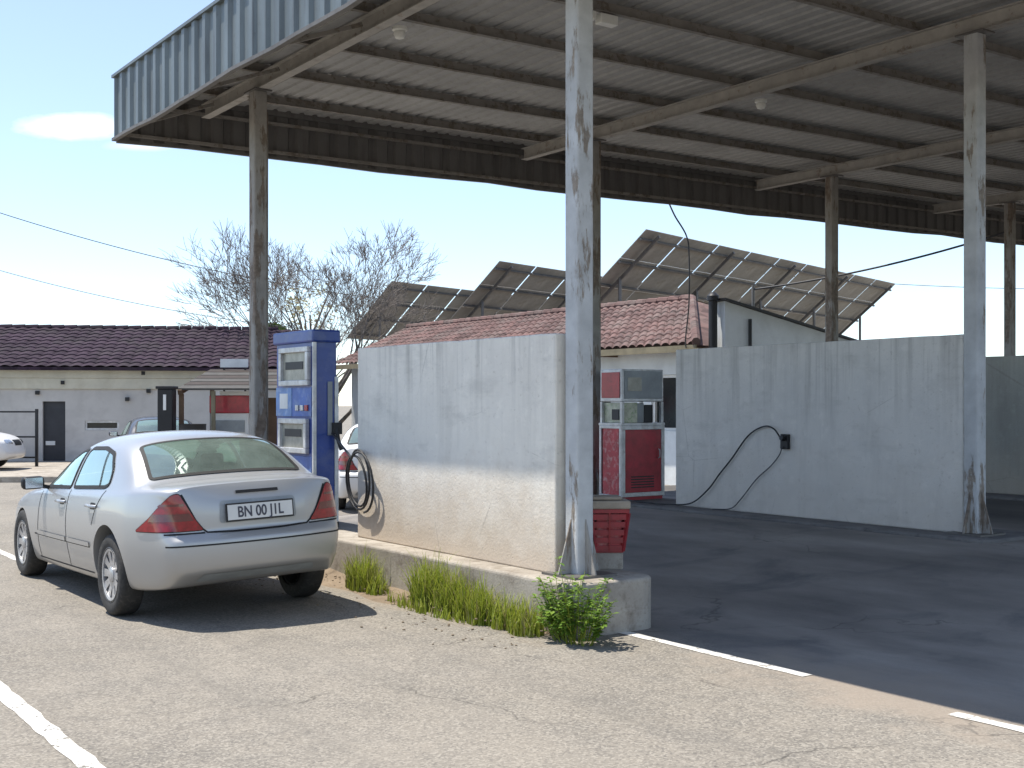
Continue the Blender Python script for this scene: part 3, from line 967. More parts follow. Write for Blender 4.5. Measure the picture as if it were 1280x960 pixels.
# loose stones and grit on the soil by the kerb
rnd = random.Random(21)
m = MB()
for k in range(220):
    y = rnd.uniform(6.7, 12.5); x = 5.16 - abs(rnd.gauss(0, .32)) - (.05 if y < 9 else 0)
    r = rnd.uniform(.004, .012); nn = 5
    vs = [(x + r * rnd.uniform(.7, 1.2) * math.cos(2 * PI * q / nn), y + r * rnd.uniform(.7, 1.2) * math.sin(2 * PI * q / nn), zz + .0) for zz in (0, r * .8) for q in range(nn)]
    zb = .0 if x < 4.95 else .05
    vs = [(a, b, c + zb) for a, b, c in vs]
    m.add(vs, [tuple(range(nn, 2 * nn))] + [(q, (q + 1) % nn, nn + (q + 1) % nn, nn + q) for q in range(nn)])
tag(m.build('gravel', M['soil'], fix=False), kind='stuff')

# ------------------------------------------------------------------ cars
def inpoly(x, y, P):
    c = False
    n = len(P)
    for i in range(n):
        x1, y1 = P[i]; x2, y2 = P[i - 1]
        if (y1 > y) != (y2 > y) and x < (x2 - x1) * (y - y1) / (y2 - y1) + x1:
            c = not c
    return c


def densify(P, d):
    out = []
    n = len(P)
    for i in range(n):
        a = Vector(P[i]); b = Vector(P[(i + 1) % n])
        k = max(1, int(math.ceil((b - a).length / d)))
        for j in range(k):
            p = a.lerp(b, j / k); out.append((p.x, p.y))
    return out


def round_poly(P, r=.03, k=4):
    out = []
    n = len(P)
    for i in range(n):
        p = Vector(P[i]); a = Vector(P[i - 1]); b = Vector(P[(i + 1) % n])
        ra = min(r, (a - p).length * .45); rb = min(r, (b - p).length * .45)
        s = p + (a - p).normalized() * ra; e = p + (b - p).normalized() * rb
        for j in range(k + 1):
            t = j / k
            q = s * (1 - t) ** 2 + p * 2 * t * (1 - t) + e * t * t
            out.append((q.x, q.y))
    return out


def offset_poly(P, d):
    """inward for counter-clockwise polygons with d>0"""
    n = len(P); out = []
    area = sum(P[i - 1][0] * P[i][1] - P[i][0] * P[i - 1][1] for i in range(n))
    sg = 1 if area > 0 else -1
    for i in range(n):
        a = Vector(P[i - 1]); p = Vector(P[i]); b = Vector(P[(i + 1) % n])
        d1 = (p - a).normalized() if (p - a).length > 1e-6 else Vector((1, 0)); d2 = (b - p).normalized() if (b - p).length > 1e-6 else d1
        n1 = Vector((-d1.y, d1.x)) * sg; n2 = Vector((-d2.y, d2.x)) * sg
        nn = (n1 + n2)
        if nn.length < 1e-5: nn = n1
        nn.normalize()
        k = d / max(.5, nn.dot(n1))
        q = p + nn * k
        out.append((q.x, q.y))
    return out


class Proj:
    """projects 2-D shapes onto the car body along a direction"""
    def __init__(self, bvh, o, u, v, d):
        self.bvh = bvh; self.o = Vector(o); self.u = Vector(u); self.v = Vector(v); self.d = Vector(d).normalized()

    def pt(self, a, b, off):
        s = self.o + self.u * a + self.v * b
        hit = self.bvh.ray_cast(s, self.d)
        if hit[0] is None: return None
        nrm = hit[1]
        if nrm.dot(self.d) > 0: nrm = -nrm
        return hit[0] + nrm * off

    def patch(self, P, off, d=.03, mi=0, mb=None):
        P = densify(P, d)
        b = bmesh.new()
        vs = [b.verts.new((x, y, 0)) for x, y in P]
        b.faces.new(vs)
        xs = [p[0] for p in P]; ys = [p[1] for p in P]
        # cut into a grid by bisecting, so that the patch follows the curved body
        for ax, lo, hi in ((0, min(xs), max(xs)), (1, min(ys), max(ys))):
            k = int((hi - lo) / d)
            for i in range(1, k + 1):
                c = [0, 0, 0]; c[ax] = lo + (hi - lo) * i / (k + 1); no = [0, 0, 0]; no[ax] = 1
                bmesh.ops.bisect_plane(b, geom=b.verts[:] + b.edges[:] + b.faces[:], plane_co=c, plane_no=no)
        mb = mb or MB()
        b.verts.index_update()
        mp_ = {}; out = []
        for v in b.verts:
            q = self.pt(v.co.x, v.co.y, off)
            if q is not None:
                mp_[v.index] = len(out); out.append(q)
        fs = []
        for f in b.faces:
            if all(v.index in mp_ for v in f.verts):
                fs.append([mp_[v.index] for v in f.verts])
        b.free()
        return mb.add(out, fs, mi)

    def strip(self, line, w, off, d=.03, closed=False, mb=None, mi=0):
        P = [Vector(p) for p in line]
        dense = []
        n = len(P)
        for i in range(n if closed else n - 1):
            a = P[i]; c = P[(i + 1) % n]
            k = max(1, int(math.ceil((c - a).length / d)))
            for j in range(k): dense.append(a.lerp(c, j / k))
        if not closed: dense.append(P[-1])
        vs = []; n = len(dense)
        for i in range(n):
            a = dense[i - 1] if (closed or i) else dense[i]
            c = dense[(i + 1) % n] if (closed or i < n - 1) else dense[i]
            t = (c - a)
            if t.length < 1e-7: t = Vector((1, 0))
            t.normalize(); nn = Vector((-t.y, t.x))
            for s in (-1, 1):
                q = dense[i] + nn * s * w / 2
                r = self.pt(q.x, q.y, off)
                vs.append(r)
        mb = mb or MB()
        fs = []
        for i in range(n if closed else n - 1):
            j = (i + 1) % n
            idx = (2 * i, 2 * i + 1, 2 * j + 1, 2 * j)
            if all(vs[k] is not None for k in idx): fs.append(idx)
        vs = [v if v is not None else Vector((0, 0, 0)) for v in vs]
        used = sorted({k for f in fs for k in f}); mpx = {k: i for i, k in enumerate(used)}
        return mb.add([vs[k] for k in used], [[mpx[k] for k in f] for f in fs], mi)


REAR_AX = 1.03; FRONT_AX = 3.745; WR = .318


def car_cage():
    """half-profiles per station -> (verts, faces) of the closed, mirrored cage; car points +y, rear axle at y=0"""
    ST = [  # s, halfwidth, zbot, belt z, [T0..T4]
        (.13, .67, .25, .925, [(.645, .955), (.56, .975), (.43, .985), (.24, .99), (0, .992)]),
        (.24, .735, .23, .938, [(.70, .965), (.60, .983), (.46, .993), (.25, .998), (0, 1.0)]),
        (.42, .795, .21, .938, [(.745, .962), (.65, .982), (.50, .993), (.27, 1.0), (0, 1.003)]),
        (.57, .832, .20, .936, [(.775, .958), (.71, .978), (.61, .993), (.33, 1.004), (0, 1.008)]),
        (.66, .852, .20, .934, [(.785, .956), (.73, 1.0), (.645, 1.035), (.35, 1.055), (0, 1.06)]),
        (.87, .862, .20, .930, [(.79, .952), (.72, 1.10), (.635, 1.175), (.35, 1.21), (0, 1.22)]),
        (1.10, .866, .20, .922, [(.795, .945), (.71, 1.16), (.605, 1.275), (.337, 1.315), (0, 1.325)]),
        (1.33, .868, .20, .914, [(.795, .938), (.70, 1.175), (.588, 1.315), (.33, 1.355), (0, 1.365)]),
        (1.72, .868, .20, .902, [(.80, .925), (.695, 1.178), (.578, 1.332), (.325, 1.375), (0, 1.385)]),
        (2.1, .868, .20, .890, [(.80, .913), (.695, 1.165), (.575, 1.322), (.325, 1.37), (0, 1.382)]),
        (2.42, .866, .20, .879, [(.80, .902), (.70, 1.13), (.585, 1.275), (.335, 1.33), (0, 1.342)]),
        (2.78, .862, .20, .866, [(.80, .888), (.715, 1.03), (.62, 1.13), (.36, 1.175), (0, 1.188)]),
        (3.10, .856, .20, .854, [(.795, .876), (.73, .91), (.645, .94), (.375, .975), (0, .985)]),
        (3.26, .852, .20, .846, [(.785, .868), (.715, .89), (.62, .91), (.36, .93), (0, .937)]),
        (3.7, .842, .20, .815, [(.765, .838), (.69, .862), (.59, .882), (.34, .90), (0, .906)]),
        (4.12, .815, .21, .755, [(.72, .78), (.65, .805), (.55, .825), (.31, .843), (0, .85)]),
        (4.34, .755, .23, .685, [(.65, .71), (.58, .735), (.49, .755), (.28, .775), (0, .78)]),
        (4.45, .69, .25, .63, [(.60, .65), (.53, .67), (.45, .685), (.25, .70), (0, .705)]),
    ]
    bc = [0, .4, .7, .92]

    def sect(w, zb, belt):
        H = belt - zb
        return [(w * .93, zb), (w * .972, zb + .10 * (H / .74)), (w * 1.0, zb + .40 * H), (w * 1.004, zb + .55 * H), (w * .992, zb + .80 * H), (w * .952, zb + .98 * H)]
    rings = []
    for i, (s, w, zb, belt, T) in enumerate(ST):
        S = sect(w, zb, belt)
        ys = [s] * 6
        if i == 0:      # rear bumper bulges behind the boot lid
            S = [(w * .90, zb + .02), (w * .99, zb + .10), (w * 1.03, .47), (w * 1.03, .585), (w * .995, .64), (w * .955, .83)]
            ys = [s + .05, s - .02, s - .045, s - .045, s + .012, s + .0]
        if i == len(ST) - 1:
            ys = [s + .0, s + .04, s + .05, s + .03, s, s - .01]
        ring = [(c * S[0][0], s + (ys[0] - s), S[0][1]) for c in bc]
        ring += [(x, y, z) for (x, z), y in zip(S, ys)]
        ring += [(x, s, z) for x, z in T]
        rings.append(ring)
    nh = len(rings[0])                    # 4 + 6 + 5
    # full ring: right half bottom->top, then left half top->bottom (skip centre duplicates)
    V = []; F = []
    nf = 2 * nh - 2
    for ring in rings:
        full = ring[:] + [(-x, y, z) for x, y, z in reversed(ring[1:-1])]
        V += full
    for i in range(len(rings) - 1):
        for k in range(nf):
            k2 = (k + 1) % nf
            F.append((i * nf + k, i * nf + k2, (i + 1) * nf + k2, (i + 1) * nf + k))

    def idx(i, h, side):     # ring i, half index h, side +1/-1
        return i * nf + (h if (side > 0 or h in (0, nh - 1)) else nf - h)

    def cap(i, bulge, rev):
        # rows: bottom (0..3,4) ; sides 4..9 ; top row T0..T4 = 10..14
        ring = rings[i]
        cols = [0, .35, .62, .84]
        grid = []
        rowsH = [4, 5, 6, 7, 8, 9, 10]
        for r, h in enumerate(rowsH):
            row = []
            for side in (-1, 1):
                half = []
                for c in range(5):
                    if c == 4: half.append(idx(i, h, side)); continue
                    if r == 0: half.append(idx(i, c, side)); continue
                    if r == len(rowsH) - 1: half.append(idx(i, 14 - c, side)); continue
                    if c == 0 and side == 1: half.append(row[-1]); continue
                    x, y, z = ring[h]
                    fr = cols[c]
                    V.append((x * fr * side, y + bulge * (1 - fr ** 2.4) * (.5 if r == 0 else 1), z + (ring[14][2] - ring[10][2]) * (1 - fr) * (max(0, r - 3) / 3) * .8)); half.append(len(V) - 1)
                row += list(reversed(half)) if side < 0 else half[1:]
            grid.append(row)
        for r in range(len(grid) - 1):
            for c in range(8):
                q = (grid[r][c], grid[r][c + 1], grid[r + 1][c + 1], grid[r + 1][c])
                F.append(tuple(reversed(q)) if rev else q)
        return grid
    rows = cap(0, -.085, False)
    cap(len(rings) - 1, .10, True)
    crease = []
    for r, w in ((1, .3), (3, .4), (4, .7), (6, .7)):
        for c in range(8): crease.append((rows[r][c], rows[r][c + 1], w))
    for i in range(0, 12):                # shoulder line
        for side in (1, -1):
            crease.append((idx(i, 9, side), idx(i + 1, 9, side), .35))
    # move so that the rear axle is y = 0
    V2 = [(x, y - REAR_AX, z) for x, y, z in V]
    return V2, F, crease


def evaluated_mesh(o):
    bpy.context.view_layer.update()
    dg = bpy.context.evaluated_depsgraph_get()
    return bpy.data.meshes.new_from_object(o.evaluated_get(dg))


def make_car(paint, label, group=None, level=3, detail=True, name='parked_car'):
    root = empty(name); tag(root, label, 'car', group)
    V, F, crease = car_cage()
    me = bpy.data.meshes.new('body'); me.from_pydata(V, [], F)
    b = bmesh.new(); b.from_mesh(me)
    bmesh.ops.recalc_face_normals(b, faces=b.faces)
    lay = b.edges.layers.float.get('crease_edge') or b.edges.layers.float.new('crease_edge')
    b.verts.ensure_lookup_table()
    for i, j, w in crease:
        e = b.edges.get((b.verts[i], b.verts[j]))
        if e: e[lay] = w
    b.to_mesh(me); b.free()
    o = bpy.data.objects.new('body', me); COL.objects.link(o)
    md = o.modifiers.new('subd', 'SUBSURF'); md.levels = level; md.render_levels = level
    full = evaluated_mesh(o)
    # the smooth closed skin every fitting is laid onto
    b = bmesh.new(); b.from_mesh(full); bvh = BVHTree.FromBMesh(b); b.free()
    bpy.data.objects.remove(o)
    side_l = Proj(bvh, (-3, 0, 0), (0, 1, 0), (0, 0, 1), (1, 0, 0))
    side_r = Proj(bvh, (3, 0, 0), (0, 1, 0), (0, 0, 1), (-1, 0, 0))
    rear = Proj(bvh, (0, -4, 0), (1, 0, 0), (0, 0, 1), (0, 1, 0))
    front = Proj(bvh, (0, 7, 0), (1, 0, 0), (0, 0, 1), (0, -1, 0))
    topd = Proj(bvh, (0, 0, 3), (1, 0, 0), (0, 1, 0), (0, 0, -1))
    A = REAR_AX
    rw = round_poly([(-.625, .635 - A), (.625, .635 - A), (.54, 1.10 - A), (-.54, 1.10 - A)], .05)
    ws = round_poly([(-.61, 3.07 - A), (-.51, 2.48 - A), (.51, 2.48 - A), (.61, 3.07 - A)], .06)
    wr = round_poly([(1.22 - A, .957), (1.13 - A, .985), (1.17 - A, 1.10), (1.36 - A, 1.225), (1.66 - A, 1.265), (2.08 - A, 1.26), (2.08 - A, .928)], .05)
    wf = round_poly([(2.16 - A, .925), (2.16 - A, 1.255), (2.30 - A, 1.235), (2.50 - A, 1.165), (2.76 - A, 1.035), (2.97 - A, .905)], .04)
    # body: wheel openings cut by boolean, window openings removed
    o = bpy.data.objects.new('body', full); COL.objects.link(o); o.parent = root
    full.materials.clear(); full.materials.append(paint); full.materials.append(M['seam'])
    cut = MB()
    for ay in (0, FRONT_AX - A):
        for sx in (-1, 1):
            cut.lathe([(0, -.19), (WR + .045, -.19), (WR + .045, .19), (0, .19)], 40, Matrix.Translation((sx * .79, ay, WR + .002)))
    co_ = cut.build('cutter', M['seam'])
    bm_ = o.modifiers.new('arch', 'BOOLEAN'); bm_.object = co_; bm_.operation = 'DIFFERENCE'; bm_.solver = 'EXACT'
    cutm = evaluated_mesh(o)
    o.modifiers.clear(); o.data = cutm
    bpy.data.objects.remove(co_)
    b = bmesh.new(); b.from_mesh(cutm)
    kill = []
    for f in b.faces:
        c = f.calc_center_median(); n = f.normal
        inarch = False
        for ay in (0, FRONT_AX - A):
            rr = math.hypot(c.y - ay, c.z - WR)
            if abs(c.x) < .78 and rr < WR + .06 and abs(c.x) > .55: inarch = True
            if rr < WR + .047 and abs(c.x) > .55 and abs(n.x) < .3: inarch = True
        f.material_index = 1 if inarch else 0
        if c.z < .235: f.material_index = 1
        if n.z > .15 and c.z > .985 and abs(c.x) < .68:
            if inpoly(c.x, c.y, rw) or inpoly(c.x, c.y, ws): kill.append(f); continue
        if abs(n.x) > .5 and c.z > .89 and (inpoly(c.y, c.z, wr) or inpoly(c.y, c.z, wf)): kill.append(f)
    bmesh.ops.delete(b, geom=kill, context='FACES')
    for f in b.faces: f.smooth = True
    b.to_mesh(cutm); b.free()
    cutm.materials.clear(); cutm.materials.append(paint); cutm.materials.append(M['seam'])
    cutm.set_sharp_from_angle(angle=math.radians(35))
    # glass, each pane with its black seal
    for nm, pj, P in (('rear_window', topd, rw), ('windscreen', topd, ws)):
        w = pj.patch(P, .004, .05).build(nm, M['glass'], root, smooth='all')
        pj.strip(offset_poly(P, .006), .03, .0065, .03, True).build('window_seal', M['seam'], w, smooth='all')
    for pj in (side_l, side_r):
        for P in (wr, wf):
            w = pj.patch(P, .004, .05).build('side_window', M['glass'], root, smooth='all')
            pj.strip(offset_poly(P, .006), .028, .0065, .03, True).build('window_seal', M['seam'], w, smooth='all')
        m = pj.strip([(1.36 - A, .96), (1.52 - A, 1.235)], .02, .008)
        m.build('window_divider', M['seam'], root)
    # door and boot shut lines, rubbing strips, sill line
    for pj in (side_l, side_r):
        m = MB()
        pj.strip([(2.12 - A, .915), (2.12 - A, .60), (2.10 - A, .33), (2.12 - A, .27)], .011, .002, mb=m)
        pj.strip([(3.04 - A, .87), (3.06 - A, .62), (3.10 - A, .40), (3.10 - A, .27)], .013, .002, mb=m)
        pj.strip([(1.16 - A, .94), (1.30 - A, .80), (1.38 - A, .66)], .009, .002, mb=m)
        pj.strip([(1.46 - A, .265), (3.16 - A, .265)], .012, .002, mb=m)
        m.build('door_gap', M['seam'], root)
        pj.strip([(1.45 - A, .50), (2.08 - A, .50)], .035, .010).build('rubbing_strip', paint, root)
        pj.strip([(2.14 - A, .50), (3.06 - A, .50)], .035, .010).build('rubbing_strip', paint, root)
        m = MB(); pj.strip([(1.45 - A, .478), (3.20 - A, .478)], .012, .003, mb=m); m.build('rubbing_strip_shadow', M['seam'], root)
        sx = -1 if pj is side_l else 1
        for y in (1.30 - A, 2.20 - A):
            p = pj.pt(y, .81, 0)
            hm = MB(); hm.tube([p + Vector((sx * .004, -.02, 0)), p + Vector((sx * .034, .02, .005)), p + Vector((sx * .036, .15, .005)), p + Vector((sx * .004, .19, 0))], .013, 8)
            hd = hm.build('door_handle', paint, root, smooth=True)
            pj.patch(round_poly([(y + .02, .785), (y + .15, .785), (y + .15, .837), (y + .02, .837)], .02), .0025, .04).build('handle_recess', M['seam'], hd)
        # mirror
        p = pj.pt(2.90 - A, .90, 0)
        mm = MB(); mm.box(-.10, .10, -.05, .05, -.058, .058)
        mm.xf(Matrix.Translation((p.x + sx * .14, p.y + .02, .955)))
        mr = mm.build('wing_mirror', M['black'] if detail else paint, root, bevel=.04, seg=3)
        MB().bar((p.x - sx * .02, p.y + .02, .90), (p.x + sx * .1, p.y + .02, .93), .05, .035).build('mirror_arm', M['black'], mr)
        MB().box(p.x + sx * .14 - .075, p.x + sx * .14 + .075, p.y - .034, p.y - .0305, .91, 1.0).build('mirror_glass', M['chrome'], mr)
    # tail lamps wrap round the corner: projected along the diagonal
    c_, s_ = .818, .575
    dg = Proj(bvh, (-4 * s_, -4 * c_ - A, 0), (c_, -s_, 0), (0, 0, 1), (s_, c_, 0))
    # coordinates t = c*x - s*y about the station origin y=-A
    lampP = round_poly([(-.93, .662), (-.40, .662), (-.45, .735), (-.52, .865), (-.56, .938), (-.61, .925), (-.69, .86), (-.80, .755)], .02, 3)
    for sx in (1, -1):
        def mir(mb):
            if sx < 0:
                mb.v = [(-x, y, z) for x, y, z in mb.v]
            return mb
        tl = mir(dg.patch(lampP, .010, .03)).build('tail_light', M['tail'], root, smooth='all')
        mir(dg.strip(lampP, .012, .006, .03, True)).build('lamp_seal', M['seam'], tl)
        band = [p for p in [(-.80, .735), (-.465, .735), (-.49, .79), (-.765, .79)]]
        mir(dg.patch(band, .0125, .03)).build('lens_band', M['taildark'], tl, smooth='all')
        band = [(-.72, .845), (-.525, .845), (-.53, .862), (-.70, .862)]
        mir(dg.patch(band, .0125, .03)).build('lens_band', M['taildark'], tl, smooth='all')
    # boot lid outline, grip, plate
    m = MB()
    rear.strip([(-.575, .93), (-.50, .77), (-.46, .69), (-.40, .642), (-.2, .634), (0, .632), (.2, .634), (.40, .642), (.46, .69), (.50, .77), (.575, .93)], .013, .003, mb=m)
    m.build('boot_gap', M['seam'], root)
    rear.strip([(-.17, .918), (.17, .918)], .022, .012).build('boot_grip', M['chrome'] if not detail else M['black'], root)
    rear.patch(round_poly([(-.31, .70), (.31, .70), (.30, .865), (-.30, .865)], .03), .003, .04).build('plate_recess', M['panelgrey'], root)
    pw, ph = .26, .056
    pc = rear.pt(0, .775, .0)
    pl = empty('number_plate', (0, pc.y - .022, .775)); pl.parent = root; pl.rotation_euler = (math.radians(-4), 0, 0)
    MB().box(-pw - .012, pw + .012, -.004, .012, -ph - .012, ph + .012).build('plate_frame', M['black'], pl, bevel=.004)
    MB().box(-pw, pw, -.008, -.0045, -ph, ph).build('plate_panel', M['platewhite'], pl)
    if detail:
        cu = bpy.data.curves.new('plate_text', 'FONT'); cu.body = 'BN 00 J1L'; cu.size = .112; cu.align_x = 'CENTER'; cu.align_y = 'CENTER'; cu.extrude = .001; cu.offset = .002
        t = bpy.data.objects.new('plate_text', cu); COL.objects.link(t)
        tm = evaluated_mesh(t); bpy.data.objects.remove(t)
        tm.materials.clear(); tm.materials.append(M['plateink'])
        t = bpy.data.objects.new('plate_text', tm); COL.objects.link(t); t.parent = pl
        t.location = (0, -.010, -.004); t.rotation_euler = (PI / 2, 0, 0); t.scale = (.80, 1, 1)
    # rear bumper: rubbing line and lower lip
    m = MB(); rear.strip([(-.70, .555), (-.35, .553), (0, .552), (.35, .553), (.70, .555)], .012, .003, mb=m); m.build('bumper_line', M['seam'], root)
    for sx in (-1, 1):
        rear.strip([(sx * .42, .640), (sx * .70, .642)], .012, .003).build('bumper_gap', M['seam'], root)
    m = MB(); rear.patch(round_poly([(-.48, .275), (.48, .275), (.44, .335), (-.44, .335)], .02), .004, .05, mb=m); m.build('bumper_insert', M['panelgrey'], root)
    # front end, seen only on cars facing us
    for sx in (-1, 1):
        front.patch(round_poly([(sx * .30, .60), (sx * .60, .62), (sx * .58, .70), (sx * .32, .70)], .04), .006, .04).build('headlight', M['chrome'], root, smooth='all')
    front.patch(round_poly([(-.22, .56), (.22, .56), (.24, .69), (-.24, .69)], .03), .006, .04).build('grille', M['black'], root)
    # wheels
    for ay in (0, FRONT_AX - A):
        for sx in (-1, 1):
            w = empty('wheel', (sx * .755, ay, WR)); w.parent = root
            R_ = Matrix.Identity(4) if sx > 0 else Matrix.Rotation(PI, 4, 'Z')
            ty = MB().lathe([(.20, -.07), (.235, -.08), (.285, -.083), (.307, -.074), (.3175, -.055), (.318, 0), (.3175, .07), (.307, .094), (.285, .108), (.235, .105), (.20, .088), (.195, 0)], 40, R_, close=True)
            ty.build('tyre', M['tyre'], w, smooth=True)
            rm = MB().lathe([(.212, -.09), (.212, .08), (.218, .097), (.205, .102), (.19, .085), (.185, .03), (.15, .022), (0, .022)], 40, R_)
            rm.build('rim_barrel', M['black'], w, smooth=True)
            sp = MB()
            sp.lathe([(.183, .05), (.183, .095), (.212, .10), (.214, .09)], 40, R_)
            for k in range(10):
                a = 2 * PI * k / 10
                ca, sa = math.cos(a), math.sin(a)
                vs = []
                for (r, hw, x) in ((.05, .030, .082), (.11, .026, .080), (.19, .034, .090)):
                    for s2 in (-1, 1):
                        vs.append(R_ @ Vector((x, r * ca - s2 * hw * sa, r * sa + s2 * hw * ca)))
                for (r, hw, x) in ((.05, .030, .05), (.11, .026, .05), (.19, .034, .05)):
                    for s2 in (-1, 1):
                        vs.append(R_ @ Vector((x, r * ca - s2 * hw * sa, r * sa + s2 * hw * ca)))
                sp.add(vs, [(0, 1, 3, 2), (2, 3, 5, 4), (0, 2, 8, 6), (2, 4, 10, 8), (1, 7, 9, 3), (3, 9, 11, 5)])
            sp.lathe([(.062, .05), (.06, .09), (.04, .098), (0, .099)], 24, R_)
            sp.build('rim', M['rim'], w, smooth=True)
    # cabin
    m = MB(); m.box(-.66, .66, .9 - A, 3.0 - A, .30, .34); m.build('cabin_floor', M['seat'], root)
    m = MB(); m.box(-.64, .64, 2.75 - A, 3.06 - A, .60, .87); m.build('dashboard', M['seat'], root, bevel=.05)
    m = MB(); m.box(-.62, .62, .64 - A, 1.1 - A, .88, .91); m.build('parcel_shelf', M['seat'], root)
    m = MB(); m.box(-.60, .60, 1.12 - A, 1.24 - A, .4, .94); m.box(-.60, .60, 1.24 - A, 1.75 - A, .4, .58)
    for x in (-.34, .34): m.box(x - .11, x + .11, 1.12 - A, 1.19 - A, .955, 1.05)
    m.build('rear_seat', M['seat'], root, bevel=.03)
    for x in (-.36, .36):
        m = MB(); m.box(x - .24, x + .24, 1.95 - A, 2.45 - A, .36, .55); m.box(x - .22, x + .22, 1.85 - A, 1.97 - A, .55, 1.0); m.box(x - .11, x + .11, 1.84 - A, 1.91 - A, 1.03, 1.16)
        m.build('front_seat', M['seat'], root, bevel=.035)
    return root


car = make_car(M['silver'], 'silver four-door saloon car with red tail lights parked beside the pump island')
car.location = (3.74, 9.57, 0); car.rotation_euler = (0, 0, math.radians(.3))
LEAN = Matrix.Translation((0, 2.7, 0)) @ Matrix.Rotation(math.radians(-1.2), 4, 'X') @ Matrix.Rotation(math.radians(-2.0), 4, 'Y') @ Matrix.Translation((0, -2.7, 0))
for ch in car.children:                      # the body sits nose-down and leans a little on its springs; the wheels stay on the ground
    if not ch.name.startswith('wheel'):
        ch.matrix_basis = LEAN @ ch.matrix_basis

car2 = make_car(M['carwhite'], 'white car parked at the left edge in front of the long grey building', level=2, detail=False)
p = RF(-11.5, 28.3); car2.location = (p.x, p.y, .13)
car2.rotation_euler = (0, 0, -YAW - PI / 2 + math.radians(4))
p = car2.location + Vector((0, 0, 0))
d = Matrix.Rotation(car2.rotation_euler.z, 3, 'Z') @ Vector((0, 1, 0))
car2.location = p - d * 3.5
car3 = make_car(M['cardark'], 'dark car with a bright roof edge, parked behind the silver car', level=2, detail=False)
p = RF(-7.75, 27.0); car3.location = (p.x, p.y, 0); car3.rotation_euler = (0, 0, -YAW + math.radians(22))
car4 = make_car(M['carwhite'], 'white car glimpsed in the gap between blue pump and white wall', level=2, detail=False)
p = RF(-1.95, 19.2); car4.location = (p.x, p.y, 0); car4.rotation_euler = (0, 0, -YAW + math.radians(4))

# ------------------------------------------------------------------ long low building on the left
bl = empty('long_building')
tag(bl, 'long low grey building with a dark purple tiled roof and a dark door', 'building')
ang = -YAW + math.radians(9)
o0 = RF(-13.5, 32.2)
bl.location = (o0.x, o0.y, 0); bl.rotation_euler = (0, 0, ang)
L0, L1 = -16, 7.6
EV, RG = 2.58, 3.84
DX0, DX1, DZ1 = 1.02, 1.60, 1.72


def wall_open(m, x0, x1, z0, z1, y0, y1, opens, mi=0):
    """wall slab in the xz plane with rectangular openings (x0,x1,z0,z1)"""
    xs = sorted({x0, x1, *[o[0] for o in opens], *[o[1] for o in opens]})
    zs = sorted({z0, z1, *[o[2] for o in opens], *[o[3] for o in opens]})
    for i in range(len(xs) - 1):
        for j in range(len(zs) - 1):
            cx = (xs[i] + xs[i + 1]) / 2; cz = (zs[j] + zs[j + 1]) / 2
            if any(o[0] < cx < o[1] and o[2] < cz < o[3] for o in opens): continue
            m.box(xs[i], xs[i + 1], y0, y1, zs[j], zs[j + 1], mi)
    return m


opens = [(DX0, DX1, -.3, DZ1), (2.10, 2.98, .95, 1.2), (-3.2, -1.9, .9, 1.6), (-9, -7.5, .9, 1.6)]
m = MB(); wall_open(m, L0, L1, -.4, 2.05, 0, .22, opens); m.box(L0, L0 + .2, .221, 6.2, -.4, 2.6); m.box(L1 - .2, L1, .221, 6.2, -.4, 2.6); m.box(L0 + .21, L1 - .21, 6.0, 6.2, -.4, 2.6)
m.build('wall', M['greywall'], bl)
m = MB(); m.box(L0 - .05, L1 + .05, -.06, .21, 2.051, 2.34); m.box(L0 - .05, L1 + .05, -.09, .21, 2.343, EV)
m.build('cream_band', M['cream'], bl, bevel=.01)
m = MB()
# tiled roof, front slope with course steps and rolls
def tile_slope(m, x0, x1, ye, ze, yr, zr, nc, pitch, amp, hip0=0.0, hip1=0.0, mi=0):
    vs = []; fs = []
    per = 5
    n = int((x1 - x0) / pitch * per)
    for c in range(nc):
        for e in (0, 1):
            t = (c + e) / nc
            y = ye + (yr - ye) * t; z = ze + (zr - ze) * t + (.0 if e else .028)
            a = x0 + hip0 * t; b = x1 - hip1 * t
            for i in range(n + 1):
                x = a + (b - a) * i / n
                ph = ((x / pitch) % 1.0)
                vs.append((x, y, z + amp * abs(math.sin(ph * PI)) ** .7))
    rows = 2 * nc
    for r in range(rows - 1):
        for i in range(n):
            fs.append((r * (n + 1) + i, r * (n + 1) + i + 1, (r + 1) * (n + 1) + i + 1, (r + 1) * (n + 1) + i))
    return m.add(vs, fs, mi)


tile_slope(m, L0 - .3, L1 + .25, -.35, EV + .02, 3.1, RG, 11, .3, .05)
m.box(L0 - .3, L1 + .25, -.36, -.335, EV - .04, EV + .05)
m.add([(L0 - .3, 3.1, RG), (L1 + .25, 3.1, RG), (L1 + .25, 6.5, EV), (L0 - .3, 6.5, EV)], [(0, 1, 2, 3)])
rf = m.build('roof', M['tileroof'], bl, fix=False)
m = MB()
for k in range(int((L1 - L0) / .36)):
    x = L0 - .3 + k * .36
    m.tube([(x, 3.1, RG + .03), (x + .34, 3.1, RG + .045)], .08, 8)
m.build('ridge_cap', M['tileroof'], rf, smooth=True)
m = MB(); m.add([(L0, .24, -.4), (L0, .24, 2.6), (L0, 3.1, RG - .06), (L0, 6.1, 2.6), (L0, 6.1, -.4)], [(0, 1, 2, 3, 4)]); m.add([(L1 - .01, .24, 2.6), (L1 - .01, 3.1, RG - .06), (L1 - .01, 6.1, 2.6)], [(0, 1, 2)]); m.build('gable', M['cream'], bl)
dr = MB().box(DX0 + .003, DX1 - .003, .12, .17, -.3, DZ1 - .003).build('door', M['doordark'], bl)
MB().box(DX0 + .06, DX0 + .30, .09, .119, .55, .66).build('door_plate', M['white'], dr)
